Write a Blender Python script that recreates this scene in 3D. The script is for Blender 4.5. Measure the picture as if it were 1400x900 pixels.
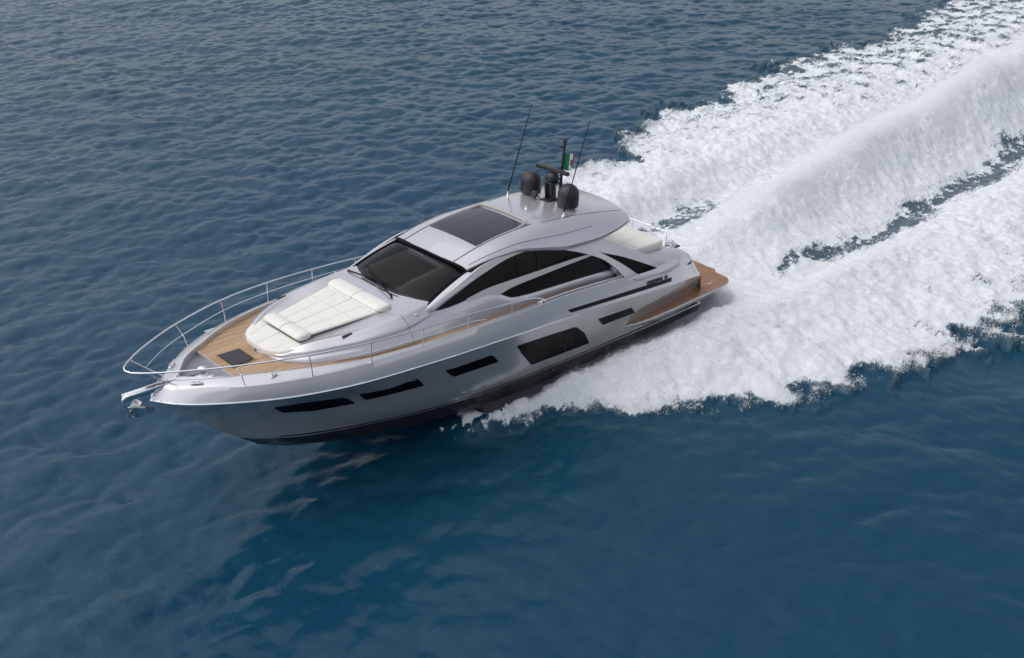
import bpy, bmesh, math, random
import numpy as np
from mathutils import Vector, Matrix
R_ = math.radians
rng = np.random.default_rng(7)
random.seed(7)
for o in list(bpy.data.objects): bpy.data.objects.remove(o)
scene = bpy.context.scene
COL = scene.collection
TRIM = 0.0572296575
ZOFF = 0.15
def boat2world(p):
    c, s = math.cos(TRIM), math.sin(TRIM)
    return Vector((c*p[0]-s*p[2], p[1], s*p[0]+c*p[2]+ZOFF))
# ------------------------------------------------------------------ camera
cam = bpy.data.cameras.new('camera')
camo = bpy.data.objects.new('camera', cam); COL.objects.link(camo)
cam.sensor_width = 36; cam.lens = 36*1441.7/1400
cam.clip_start = 0.1; cam.clip_end = 30000
Rr = Vector((-0.70709, 0.70712, 0.0)); Uu = Vector((-0.3462529, -0.34623924, 0.87191)); Ff = Vector((-0.61654574, -0.61652142, -0.48966589))
M = Matrix((Rr, Uu, -Ff)).transposed().to_4x4(); M.translation = Vector((29.75886, 21.06977, 17.87325))
camo.matrix_world = M
scene.camera = camo
# ------------------------------------------------------------------ world / sun
SUN_EL, SUN_AZ = 60, -40          # azimuth: direction towards the sun, degrees from +X
w = bpy.data.worlds.new('World'); scene.world = w; w.use_nodes = True
nt = w.node_tree; nt.nodes.clear()
sky = nt.nodes.new('ShaderNodeTexSky'); sky.sky_type = 'NISHITA'; sky.sun_disc = False
sky.sun_elevation = R_(SUN_EL); sky.sun_rotation = R_(90-SUN_AZ); sky.dust_density = 3; sky.air_density = 1.0; sky.ozone_density = 1
hsv = nt.nodes.new('ShaderNodeHueSaturation'); hsv.inputs['Saturation'].default_value = 0.40; hsv.inputs['Value'].default_value = 1.0
bg = nt.nodes.new('ShaderNodeBackground'); bg.inputs['Strength'].default_value = 0.15
out = nt.nodes.new('ShaderNodeOutputWorld')
nt.links.new(sky.outputs[0], hsv.inputs['Color']); nt.links.new(hsv.outputs[0], bg.inputs['Color']); nt.links.new(bg.outputs[0], out.inputs['Surface'])
sun = bpy.data.lights.new('sun', 'SUN'); sun.energy = 1.0; sun.angle = R_(110); sun.color = (1, .985, .96)
suno = bpy.data.objects.new('sun', sun); COL.objects.link(suno)
d = Vector((math.cos(R_(SUN_EL))*math.cos(R_(SUN_AZ)), math.cos(R_(SUN_EL))*math.sin(R_(SUN_AZ)), math.sin(R_(SUN_EL))))
suno.rotation_euler = d.to_track_quat('Z', 'Y').to_euler(); suno.location = d*60
scene.view_settings.view_transform = 'Standard'; scene.view_settings.look = 'None'
scene.view_settings.exposure = 0.18; scene.view_settings.gamma = 1
scene.render.engine = 'CYCLES'; scene.cycles.use_denoising = True
scene.cycles.max_bounces = 8; scene.cycles.volume_bounces = 8
# ------------------------------------------------------------------ materials
def N(m, t, **k):
    n = m.node_tree.nodes.new(t)
    for a, v in k.items(): setattr(n, a, v)
    return n
def L(m, a, b): m.node_tree.links.new(a, b)
def mat(name, col, rough=.4, metal=0, coat=0, spec=.5, **k):
    m = bpy.data.materials.new(name); m.use_nodes = True
    b = m.node_tree.nodes['Principled BSDF']
    b.inputs['Base Color'].default_value = (*col, 1); b.inputs['Roughness'].default_value = rough
    b.inputs['Metallic'].default_value = metal; b.inputs['Coat Weight'].default_value = coat
    b.inputs['Coat Roughness'].default_value = .04
    b.inputs['Specular IOR Level'].default_value = spec
    return m
def bsdf(m): return m.node_tree.nodes['Principled BSDF']
def noise_var(m, scale, c1, c2, bump=0, rough=None, stretch=(1,1,1), detail=6):
    tc = N(m, 'ShaderNodeTexCoord'); mp = N(m, 'ShaderNodeMapping'); mp.inputs['Scale'].default_value = stretch
    nz = N(m, 'ShaderNodeTexNoise'); nz.inputs['Scale'].default_value = scale; nz.inputs['Detail'].default_value = detail
    cr = N(m, 'ShaderNodeValToRGB'); cr.color_ramp.elements[0].position = .35; cr.color_ramp.elements[1].position = .65
    cr.color_ramp.elements[0].color = (*c1, 1); cr.color_ramp.elements[1].color = (*c2, 1)
    L(m, tc.outputs['Object'], mp.inputs[0]); L(m, mp.outputs[0], nz.inputs['Vector']); L(m, nz.outputs['Fac'], cr.inputs[0])
    L(m, cr.outputs[0], bsdf(m).inputs['Base Color'])
    if rough:
        mr = N(m, 'ShaderNodeMapRange'); mr.inputs['To Min'].default_value = rough[0]; mr.inputs['To Max'].default_value = rough[1]
        L(m, nz.outputs['Fac'], mr.inputs[0]); L(m, mr.outputs[0], bsdf(m).inputs['Roughness'])
    if bump:
        bp = N(m, 'ShaderNodeBump'); bp.inputs['Strength'].default_value = bump; bp.inputs['Distance'].default_value = .01
        L(m, nz.outputs['Fac'], bp.inputs['Height']); L(m, bp.outputs[0], bsdf(m).inputs['Normal'])
    return m
M_SILVER = mat('silver_paint', (.58, .575, .595), .27, .6, .8)
M_HULL = mat('hull_paint', (.46, .46, .455), .24, .5, 1)
M_BLACK = noise_var(mat('antifouling', (.012, .012, .014), .3, 0, .4), 3, (.010, .010, .012), (.018, .018, .02), rough=(.2, .4))
M_HGLASS = mat('hull_glass', (.002, .0022, .0025), .04, 0, 0, .09)
M_GLASS = mat('tinted_glass', (.002, .0022, .0025), .04, 0, 0, .2)
_t = N(M_GLASS, 'ShaderNodeBsdfTransparent'); _t.inputs[0].default_value = (.30, .31, .31, 1); _g = N(M_GLASS, 'ShaderNodeBsdfGlossy'); _g.inputs['Roughness'].default_value = .03
_f = N(M_GLASS, 'ShaderNodeFresnel'); _f.inputs[0].default_value = 1.30; _m = N(M_GLASS, 'ShaderNodeMixShader')
L(M_GLASS, _f.outputs[0], _m.inputs[0]); L(M_GLASS, _t.outputs[0], _m.inputs[1]); L(M_GLASS, _g.outputs[0], _m.inputs[2]); L(M_GLASS, _m.outputs[0], M_GLASS.node_tree.nodes['Material Output'].inputs['Surface'])
M_TRIM = mat('black_trim', (.004, .004, .0045), .4, spec=.15)
M_CHROME = mat('chrome', (.85, .85, .87), .16, 1)
M_DARK = noise_var(mat('matte_black', (.015, .015, .017), .45), 30, (.011, .011, .013), (.02, .02, .022), rough=(.35, .5))
M_GREYD = mat('well_grey', (.23, .23, .25), .4, .3, .5)
M_SEAM = mat('seam', (.08, .08, .09), .5)
M_CUSH = noise_var(mat('cushion_vinyl', (.7, .68, .62), .6), 6, (.68, .67, .61), (.71, .70, .64), bump=.12)
M_PIPE = mat('cushion_seam', (.28, .27, .25), .7)
M_CREAM = mat('interior_cream', (.5, .45, .36), .6)
def teak(name, c1, c2, dark):
    m = mat(name, c1, .45); b = bsdf(m)
    tc = N(m, 'ShaderNodeTexCoord'); sp = N(m, 'ShaderNodeSeparateXYZ'); L(m, tc.outputs['Object'], sp.inputs[0])
    mul = N(m, 'ShaderNodeMath', operation='MULTIPLY'); mul.inputs[1].default_value = 1/.085; L(m, sp.outputs['Y'], mul.inputs[0])
    fr = N(m, 'ShaderNodeMath', operation='FRACT'); L(m, mul.outputs[0], fr.inputs[0])
    gt = N(m, 'ShaderNodeMath', operation='LESS_THAN'); gt.inputs[1].default_value = .1; L(m, fr.outputs[0], gt.inputs[0])
    fl = N(m, 'ShaderNodeMath', operation='FLOOR'); L(m, mul.outputs[0], fl.inputs[0])
    wn = N(m, 'ShaderNodeTexWhiteNoise', noise_dimensions='1D'); L(m, fl.outputs[0], wn.inputs['W'])
    mp = N(m, 'ShaderNodeMapping'); mp.inputs['Scale'].default_value = (1.5, 30, 4); L(m, tc.outputs['Object'], mp.inputs[0])
    nz = N(m, 'ShaderNodeTexNoise'); nz.inputs['Scale'].default_value = 2; nz.inputs['Detail'].default_value = 6; L(m, mp.outputs[0], nz.inputs['Vector'])
    ad = N(m, 'ShaderNodeMath', operation='ADD'); L(m, wn.outputs['Value'], ad.inputs[0]); L(m, nz.outputs['Fac'], ad.inputs[1])
    hf = N(m, 'ShaderNodeMath', operation='MULTIPLY'); hf.inputs[1].default_value = .5; L(m, ad.outputs[0], hf.inputs[0])
    mx = N(m, 'ShaderNodeMix', data_type='RGBA'); mx.inputs[6].default_value = (*c1, 1); mx.inputs[7].default_value = (*c2, 1); L(m, hf.outputs[0], mx.inputs[0])
    mx2 = N(m, 'ShaderNodeMix', data_type='RGBA'); mx2.inputs[7].default_value = (*dark, 1); L(m, gt.outputs[0], mx2.inputs[0]); L(m, mx.outputs[2], mx2.inputs[6])
    L(m, mx2.outputs[2], b.inputs['Base Color'])
    return m
M_TEAK = teak('teak_deck', (.30, .18, .095), (.54, .36, .21), (.10, .065, .045))
M_TEAKW = teak('teak_wet', (.15, .065, .027), (.36, .175, .08), (.03, .018, .012)); bsdf(M_TEAKW).inputs['Roughness'].default_value = .3
# ------------------------------------------------------------------ mesh helpers
def link(name, me, m, parent=None, smooth=True, label=None):
    o = bpy.data.objects.new(name, me); COL.objects.link(o)
    if m is not None: me.materials.append(m)
    if smooth:
        for p in me.polygons: p.use_smooth = True
    if parent: o.parent = parent
    if label: o['label'] = label
    return o
def from_bm(name, bm, m, parent=None, smooth=True, label=None, sharp=40, recalc=True):
    if recalc: bmesh.ops.recalc_face_normals(bm, faces=bm.faces)
    for f in bm.faces: f.smooth = smooth
    if smooth:
        for e in bm.edges:
            if len(e.link_faces) == 2 and e.calc_face_angle(0) > R_(sharp): e.smooth = False
    me = bpy.data.meshes.new(name); bm.to_mesh(me); bm.free()
    return link(name, me, m, parent, False, label)
def pchip(xk, yk, x):
    xk = np.asarray(xk, float); yk = np.asarray(yk, float); x = np.asarray(x, float)
    if xk[0] > xk[-1]: xk = xk[::-1]; yk = yk[::-1]
    h = np.diff(xk); dl = np.diff(yk)/h; n = len(xk); dd = np.zeros(n)
    for i in range(1, n-1):
        if dl[i-1]*dl[i] > 0:
            w1 = 2*h[i]+h[i-1]; w2 = h[i]+2*h[i-1]; dd[i] = (w1+w2)/(w1/dl[i-1]+w2/dl[i])
    dd[0] = dl[0]; dd[-1] = dl[-1]
    x = np.clip(x, xk[0], xk[-1]); i = np.clip(np.searchsorted(xk, x)-1, 0, n-2); t = (x-xk[i])/h[i]
    return (1+2*t)*(1-t)**2*yk[i]+t*(1-t)**2*h[i]*dd[i]+t*t*(3-2*t)*yk[i+1]+t*t*(t-1)*h[i]*dd[i+1]
def cr_path(pts, n):
    P = [Vector(p) for p in pts]; P = [2*P[0]-P[1]]+P+[2*P[-1]-P[-2]]; r = []
    for i in range(1, len(P)-2):
        for k in range(n):
            t = k/n; a, b, c, d_ = P[i-1], P[i], P[i+1], P[i+2]
            r.append(.5*((2*b)+(c-a)*t+(2*a-5*b+4*c-d_)*t*t+(3*b-a-3*c+d_)*t**3))
    r.append(P[-2]); return r
def add_grid(bm, P, flip=False):
    """P: n x m x 3"""
    P = np.asarray(P); n, m_ = P.shape[:2]
    V = [[bm.verts.new(P[i, j]) for j in range(m_)] for i in range(n)]
    for i in range(n-1):
        for j in range(m_-1):
            q = [V[i][j], V[i+1][j], V[i+1][j+1], V[i][j+1]]
            if flip: q = q[::-1]
            try: bm.faces.new(q)
            except ValueError: pass
    return V
def sym_grid(name, P, m, parent, sharp=40, weld=True, caps=(), **k):
    P = np.asarray(P, float); bm = bmesh.new(); Q = P.copy(); Q[..., 1] *= -1
    V = add_grid(bm, P); W = add_grid(bm, Q, True)
    for c in caps:
        for VV in (V, W):
            try: bm.faces.new([v for v in VV[c]])
            except ValueError: pass
    if weld: bmesh.ops.remove_doubles(bm, verts=bm.verts, dist=.0008)
    return from_bm(name, bm, m, parent, sharp=sharp, **k)
def solidify(o, t, off=-1):
    md = o.modifiers.new('solid', 'SOLIDIFY'); md.thickness = t; md.offset = off; return o
def add_tube(bm, pts, r, seg=10, cap=True, closed=False):
    pts = [Vector(p) for p in pts]; n = len(pts)
    rr = r if hasattr(r, '__len__') else [r]*n
    rings = []; up = Vector((0, 0, 1)); prev = None
    for i, p in enumerate(pts):
        t = (pts[(i+1) % n if closed else min(i+1, n-1)]-pts[(i-1) % n if closed else max(i-1, 0)]).normalized()
        if prev is None:
            a = up if abs(t.z) < .9 else Vector((1, 0, 0)); u = t.cross(a).normalized()
        else:
            u = (prev-t*prev.dot(t)); u = u.normalized() if u.length > 1e-6 else t.orthogonal().normalized()
        prev = u; v = t.cross(u)
        rings.append([bm.verts.new(p+(u*math.cos(2*math.pi*k/seg)+v*math.sin(2*math.pi*k/seg))*rr[i]) for k in range(seg)])
    for i in range(n if closed else n-1):
        a, b = rings[i], rings[(i+1) % n]
        for k in range(seg): bm.faces.new((a[k], a[(k+1) % seg], b[(k+1) % seg], b[k]))
    if cap and not closed: bm.faces.new(rings[0][::-1]); bm.faces.new(rings[-1])
def tube(name, pts, r, m, parent, seg=10, **k):
    bm = bmesh.new(); add_tube(bm, pts, r, seg); return from_bm(name, bm, m, parent, **k)
def add_box(bm, c, s, bev=0, mtx=None, seg=2):
    b2 = bmesh.new(); bmesh.ops.create_cube(b2, size=1)
    bmesh.ops.scale(b2, vec=s, verts=b2.verts)
    if bev: bmesh.ops.bevel(b2, geom=list(b2.edges), offset=bev, segments=seg, affect='EDGES', profile=.5)
    T = Matrix.Translation(c) @ (mtx.to_4x4() if mtx else Matrix.Identity(4))
    bmesh.ops.transform(b2, matrix=T, verts=b2.verts)
    me = bpy.data.meshes.new('t'); b2.to_mesh(me); b2.free(); bm.from_mesh(me); bpy.data.meshes.remove(me)
def box(name, c, s, m, parent, bev=.01, mtx=None, **k):
    bm = bmesh.new(); add_box(bm, c, s, bev, mtx); return from_bm(name, bm, m, parent, **k)
def add_lathe(bm, prof, c, seg=32, mtx=None):
    T = Matrix.Translation(c) @ (mtx.to_4x4() if mtx else Matrix.Identity(4)); rings = []
    for r, z in prof: rings.append([bm.verts.new(T @ Vector((r*math.cos(2*math.pi*k/seg), r*math.sin(2*math.pi*k/seg), z))) for k in range(seg)])
    for a, b in zip(rings, rings[1:]):
        for k in range(seg): bm.faces.new((a[k], a[(k+1) % seg], b[(k+1) % seg], b[k]))
    bm.faces.new(rings[0][::-1]); bm.faces.new(rings[-1])
def lathe(name, prof, c, m, parent, seg=32, mtx=None, **k):
    bm = bmesh.new(); add_lathe(bm, prof, c, seg, mtx); return from_bm(name, bm, m, parent, **k)
def round_poly(pts, r, n=5):
    out_ = []; P = [Vector(p) for p in pts]; k = len(P)
    for i in range(k):
        a, b, c = P[i-1], P[i], P[(i+1) % k]
        ra = r[i] if hasattr(r, '__len__') else r
        if ra <= 0: out_.append(b); continue
        d1 = (a-b); d2 = (c-b); q = min(ra, d1.length*.45, d2.length*.45)
        p1 = b+d1.normalized()*q; p2 = b+d2.normalized()*q
        for j in range(n+1):
            t = j/n; out_.append((1-t)**2*p1+2*t*(1-t)*b+t*t*p2)
    return out_
def patch(name, poly, f, m, parent, off=.006, depth=.02, step=.2, axis='xz', bev=0, **k):
    """polygon drawn flat in (a,b), sliced, laid on the surface f(a,b) and given thickness"""
    bm = bmesh.new(); vs = [bm.verts.new((p[0], 0, p[1])) for p in poly]; bm.faces.new(vs)
    xs = [p[0] for p in poly]; zs = [p[1] for p in poly]
    for lo, hi, no in ((min(xs), max(xs), (1, 0, 0)), (min(zs), max(zs), (0, 0, 1))):
        kx = math.floor(lo/step)*step+step
        while kx < hi-1e-4:
            co = (kx, 0, 0) if no[0] else (0, 0, kx)
            bmesh.ops.bisect_plane(bm, geom=list(bm.verts)+list(bm.edges)+list(bm.faces), plane_co=co, plane_no=no, dist=1e-4); kx += step
    sg = -1 if off < 0 else 1
    top = {}; bot = {}
    b2 = bmesh.new()
    for v in bm.verts:
        a, b = v.co.x, v.co.z
        base = f(a, b)
        p1, p2 = (base[0], base[1]) if isinstance(base, tuple) else (base+off, base+off-depth)
        if axis == 'xz': top[v] = b2.verts.new((a, p1, b)); bot[v] = b2.verts.new((a, p2, b))
        else: top[v] = b2.verts.new((a, b, p1)); bot[v] = b2.verts.new((a, b, p2))
    for fc in bm.faces:
        b2.faces.new([top[v] for v in fc.verts]); b2.faces.new([bot[v] for v in fc.verts][::-1])
    for e in bm.edges:
        if len(e.link_faces) == 1:
            a, b = e.verts; b2.faces.new((top[a], top[b], bot[b], bot[a]))
    bm.free()
    return from_bm(name, b2, m, parent, sharp=35, **k)
def mirrored(o, name=None):
    """a mirror twin (y -> -y) with its own mesh"""
    me = o.data.copy()
    bm = bmesh.new(); bm.from_mesh(me)
    for v in bm.verts: v.co.y *= -1
    bmesh.ops.reverse_faces(bm, faces=bm.faces); bm.to_mesh(me); bm.free()
    c = bpy.data.objects.new(o.name.split('.')[0], me); COL.objects.link(c); c.parent = o.parent
    for md in o.modifiers:
        n = c.modifiers.new(md.name, md.type); n.thickness = md.thickness; n.offset = md.offset
    return c
# ------------------------------------------------------------------ yacht root
yacht = bpy.data.objects.new('motor_yacht', None); COL.objects.link(yacht)
yacht.location = (0, 0, ZOFF); yacht.rotation_euler = (0, -TRIM, 0)
yacht['label'] = 'silver grey sports motor yacht speeding across dark blue sea with white wake'
yacht['category'] = 'motor yacht'
# ---- hull rows (x, y, z), bow to stern
keel = [(17.4,0,-.22),(16.7,0,-.45),(15,0,-.66),(12,0,-.8),(1.45,0,-.8)]
chine= [(18.35,0,.25),(18.0,.16,.19),(17.4,.5,.08),(15.7,1.12,-.08),(13.5,1.65,-.2),(11,1.98,-.28),(7.8,2.12,-.32),(1.45,2.12,-.36)]
strip= [(18.85,0,.66),(18.5,.24,.60),(17.4,.78,.47),(15.7,1.34,.38),(13.5,1.87,.30),(11.1,2.14,.24),(7.8,2.28,.17),(4,2.32,.06),(1.45,2.30,0.0)]
mid1 = [(19.45,0,1.15),(19.0,.28,1.10),(18,.78,1.02),(16.5,1.40,.93),(15,1.86,.86),(13,2.22,.80),(11,2.38,.75),(8,2.44,.70),(5.8,2.36,.62),(1.45,2.10,.58)]
mid2 = [(20.3,0,1.93),(19.8,.38,1.90),(18.4,1.12,1.82),(16.8,1.74,1.72),(15,2.20,1.64),(13,2.45,1.55),(11,2.53,1.48),(8,2.56,1.35),(5.8,2.53,1.2),(3,2.42,1.05),(1.75,2.2,.85),(1.45,2.1,.62)]
rub  = [(21.08,0,2.68),(20.75,.50,2.67),(19.92,1.13,2.63),(18.14,2.0,2.56),(16.49,2.42,2.5),(15.1,2.57,2.44),(13.38,2.65,2.33),(11.36,2.67,2.2),(9.1,2.67,2.04),(7.9,2.67,1.94),(6.5,2.66,1.80),(3.8,2.6,1.52),(2.2,2.45,1.32),(1.7,2.3,1.15)]
gun  = [(20.85,0,2.99),(20.4,.50,2.99),(19.83,1.0,2.99),(19.32,1.37,2.98),(17.9,1.98,2.97),(16.28,2.34,2.94),(14.65,2.48,2.9),(13.06,2.53,2.84),(11.4,2.54,2.78),(9.95,2.54,2.74),(9.2,2.53,2.71),(7.87,2.51,2.61),(6.3,2.5,2.46),(5,2.5,2.38),(4.2,2.48,2.34)]
def row(r, s, x0=None, x1=None):
    r = np.array(r); xa = r[0, 0] if x0 is None else x0; xb = r[-1, 0] if x1 is None else x1
    x = xa+(xb-xa)*s; return np.stack([x, pchip(r[:, 0], r[:, 1], x), pchip(r[:, 0], r[:, 2], x)], -1)
def rowyz(r, x):
    r = np.array(r); return float(pchip(r[:, 0], r[:, 1], [x])[0]), float(pchip(r[:, 0], r[:, 2], [x])[0])
S = np.linspace(0, 1, 140)**1.35
kr, cr_, sr, m1, m2, rb_ = [row(q, S) for q in (keel, chine, strip, mid1, mid2, rub)]
lerp = lambda a, b, t: a*(1-t)+b*t
chin_o = cr_.copy(); chin_o[:, 1] += .05*np.minimum(1, S*12); chin_o[:, 2] += .02
bottom = [kr, lerp(kr, cr_, .5), cr_, chin_o, lerp(chin_o, sr, .5), sr]
sym_grid('hull_bottom', np.stack(bottom, 1), M_BLACK, yacht, caps=(-1,))
# topsides: smooth vertical interpolation through the rows
ctrl = np.stack([sr, m1, m2, rb_], 0); vv = np.linspace(0, 3, 22)
tops = np.zeros((len(S), len(vv), 3))
for i in range(len(S)):
    for a in range(3): tops[i, :, a] = pchip([0, 1, 2, 3], ctrl[:, i, a], vv)
sym_grid('hull_side', tops, M_HULL, yacht, sharp=50, caps=(-1,), label='silver hull topsides mirroring the dark water')
def hull_y(x, z):
    pts = [rowyz(r, x) for r in (strip, mid1, mid2, rub)]
    zz = [p[1] for p in pts]; yy = [p[0] for p in pts]
    if z > zz[-1]:
        g = rowyz(gun, x); return float(np.interp(z, [zz[-1], g[1]], [yy[-1], g[0]]))
    return float(pchip(zz, yy, [z])[0])
# waterline pin stripe
xs = np.linspace(18.4, 1.6, 120)
def strip_band(dz0, dz1, off):
    P = []
    for x in xs:
        y, z = rowyz(strip, x); P.append([(x, hull_y(x, z+dz0)+off, z+dz0), (x, hull_y(x, z+dz1)+off, z+dz1)])
    return P
o = sym_grid('boot_stripe', strip_band(.05, .10, .004), M_TRIM, yacht, weld=False); solidify(o, .012)
# rubbing strake
S2 = np.linspace(0, 1, 100)**1.3; rr_ = row(rub, S2, x1=8.6)
pp = [Vector(p) for p in rr_]
pth = [p+Vector((0, .006, 0)) for p in pp]; pth[0] = Vector((21.1, 0, 2.68))
full = [Vector((p.x, -p.y, p.z)) for p in reversed(pth[1:])]+pth
tube('rubbing_strake', full, .022, M_CHROME, yacht, seg=8)
# bulwark: outer face, cap, inner face
gw = row(gun, S, x1=4.2)
rbb = rb_.copy(); rbb = np.stack([lerp(rub[0][0], 4.2, S), pchip(np.array(rub)[:, 0], np.array(rub)[:, 1], lerp(rub[0][0], 4.2, S)), pchip(np.array(rub)[:, 0], np.array(rub)[:, 2], lerp(rub[0][0], 4.2, S))], -1)
def inset(x):   # cap width
    return float(np.interp(x, [4, 9, 14, 16, 18, 19, 20, 20.9], [.16, .15, .12, .16, .32, .42, .40, .3]))
def capz(x): return float(np.interp(x, [4, 14, 16.5, 18, 20, 20.9], [.015, .02, .06, .12, .12, .04]))
def decky(x, z0=None):
    g = rowyz(gun, x); return max(0, g[0]-inset(x))
def deckz(x):
    g = rowyz(gun, x); return g[1]-float(np.interp(x, [4, 7, 9, 12, 14, 15.5, 17.5, 18.2], [.5, .42, .26, .12, .05, .03, .04, 0.0]))
cap_i = np.array([(p[0]-(.25 if p[0] > 20.3 else 0)*(1), max(0, p[1]-inset(p[0])), p[2]+capz(p[0])) for p in gw])
for i in range(len(cap_i)): cap_i[i, 0] = gw[i, 0]-.30*max(0, (gw[i, 0]-19.8))/1.05
foot = cap_i.copy(); foot[:, 1] = np.maximum(0, foot[:, 1]-.015); foot[:, 2] = [deckz(p[0])-.06 for p in gw]
rows = [rbb, lerp(rbb, gw, .33), lerp(rbb, gw, .66), gw, lerp(gw, cap_i, .12)+np.array([0, 0, .012]), lerp(gw, cap_i, .85)+np.array([0, 0, .01]), cap_i, foot]
for q in rows[1:3]: q[:, 1] += .012
sym_grid('bulwark', np.stack(rows, 1), M_SILVER, yacht, sharp=30, label='light silver bulwark above the chrome strake')
# deck: teak from x 19.25 aft, recessed grey anchor well ahead of it
xd = np.linspace(19.28, 6.2, 120); P = []
for x in xd:
    yi = decky(x)+.01; z = deckz(x)
    P.append([(x, t*yi, z+.015*(1-t*t)) for t in np.linspace(0, 1, 9)])
sym_grid('teak_deck', P, M_TEAK, yacht)
P = []
for x in np.linspace(20.55, 19.285, 20):
    yi = max(0.0, decky(x)+.01); P.append([(x, t*yi, deckz(x)-.10+.04*t*t) for t in np.linspace(0, 1, 8)])
sym_grid('anchor_well', P, M_GREYD, yacht)
bm = bmesh.new(); yb = decky(19.28)
add_box(bm, (19.29, 0, deckz(19.28)-.035), (.02, 2*yb, .12)); from_bm('deck_riser', bm, M_SILVER, yacht)
bm = bmesh.new(); add_box(bm, (19.25, 0, deckz(19.28)+.010), (.07, 2*yb-.02, .025), .005); from_bm('deck_edge_board', bm, M_TEAK, yacht)
# ------------------------------------------------------------------ coachroof with sunpad
# each station: x -> list of (y, z) from centre to deck
T_x = [18.16, 18.05, 17.75, 17.4, 16.8, 16.0, 15.0, 14.0, 13.4]
def T_at(x):
    yb = pchip([18.16, 18.0, 17.7, 17.45, 16.8, 16.05, 15.2, 14.1, 13.2], [0.02, .78, 1.1, 1.33, 1.66, 1.95, 2.08, 2.16, 2.16], [x])[0]
    zb = deckz(x)-.05
    ysh = yb*.985-.10*min(1, (18.16-x)/.5)
    zsh = pchip([18.16, 17.7, 17, 16, 15, 14, 13.2], [3.08, 3.16, 3.24, 3.30, 3.32, 3.34, 3.34], [x])[0]
    k_ = min(1, max(0, (15.0-x)/1.5)); k_ = k_*k_*(3-2*k_); ysh -= .24*k_
    yin = yb-.12*k_-pchip([18.16, 17.7, 17, 16, 15, 14, 13.2], [0.02, .30, .38, .46, .52, .42, .36], [x])[0]
    zin = pchip([18.16, 17.7, 17.2, 16, 15, 14, 13.2], [3.08, 3.24, 3.36, 3.45, 3.52, 3.56, 3.6], [x])[0]
    zc = pchip([18.16, 17.7, 17.2, 16, 15, 14, 13.2], [3.08, 3.16, 3.24, 3.36, 3.48, 3.60, 3.7], [x])[0]
    return [(0, zc), (yin*.5, zc), (yin*.9, lerp(zc, zin, .6)), (yin, zin), (lerp(yin, ysh, .5), lerp(zin, zsh, .42)), (ysh, zsh), (ysh+.012, lerp(zsh, zb, .12)), (lerp(ysh, yb, .35)+.0, lerp(zsh, zb, .30)), (lerp(ysh, yb, .6)+.06*(1-.6*k_), lerp(zsh, zb, .50)), (yb+.05*(1-k_)-.05*k_, lerp(zsh, zb, .78)), (yb, zb)]
P = []
for x in 18.16-(18.16-13.3)*np.linspace(0, 1, 60)**1.6:
    c = T_at(x); u = np.arange(len(c)); uu = np.linspace(0, len(c)-1, 41)
    yy = pchip(u, [q[0] for q in c], uu); zz = pchip(u, [q[1] for q in c], uu)
    P.append([(x, max(0, y), z) for y, z in zip(yy, zz)])
P = np.array(P); coach_P = P
sym_grid('coachroof', P, M_SILVER, yacht, sharp=60)
def coach_line(x):
    c = T_at(x); u = np.arange(len(c)); uu = np.linspace(3, len(c)-1, 30)
    return [(x, y+.002, z+.003) for y, z in zip(pchip(u, [q[0] for q in c], uu), pchip(u, [q[1] for q in c], uu))]
q = tube('panel_seam', coach_line(14.72), .006, M_SEAM, yacht, seg=5); mirrored(q)
def coach_z(x, y):
    c = T_at(x); return float(np.interp(abs(y), [q[0] for q in c[:6]], [q[1] for q in c[:6]]))
# ------------------------------------------------------------------ cabin side surface  y = side_y(x, z)
def side_y(x, z):
    a = 2.14-.05*max(0, 2.75-z)-.30*max(0, z-2.75)-.05*max(0, z-3.4)
    a -= .062*max(0, x-12.2)**2*(1 if x < 15 else 1)
    b = 2.51-.42*max(0, z-2.42)
    t = min(1, max(0, (8.6-x)/2.2)); t = t*t*(3-2*t)
    return a*(1-t)+b*t
def cab_y(x, z):
    return 2.14-.05*max(0, 2.75-z)-.30*max(0, z-2.75)-.05*max(0, z-3.4)-.062*max(0, x-12.2)**2
# lower cabin side with character line, deck level to window foot
P = []
for x in np.linspace(14.6, 6.45, 70):
    zt = pchip([14.6, 13.9, 13.2, 12.4, 11.8, 11.4, 10.9, 10.2, 9.4, 7.2, 6.45], [3.18, 3.36, 3.38, 3.44, 3.46, 3.27, 3.03, 2.95, 2.90, 2.76, 2.66], [x])[0]
    zm = zt-.42*(zt-deckz(x)); zb = deckz(x)-.05
    yt = cab_y(x, zt) if x < 13.9 else lerp(cab_y(13.9, zt), T_at(14.6)[5][0]-.06, (x-13.9)/.7)-.08*max(0, x-13.9)
    yb = lerp(2.16, 2.10, min(1, max(0, (12-x)/4)))
    if x > 13.2: yb = T_at(x)[-1][0]
    P.append([(x, yt-.10, zt+.05), (x, yt, zt), (x, yt+.035, zt-.06), (x, lerp(yt, yb, .45)+.05, zm), (x, lerp(yt, yb, .7)+.02, lerp(zm, zb, .35)), (x, yb-.03, lerp(zm, zb, .7)), (x, yb, zb)])
sym_grid('cabin_side', P, M_SILVER, yacht, sharp=50, weld=False)
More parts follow.
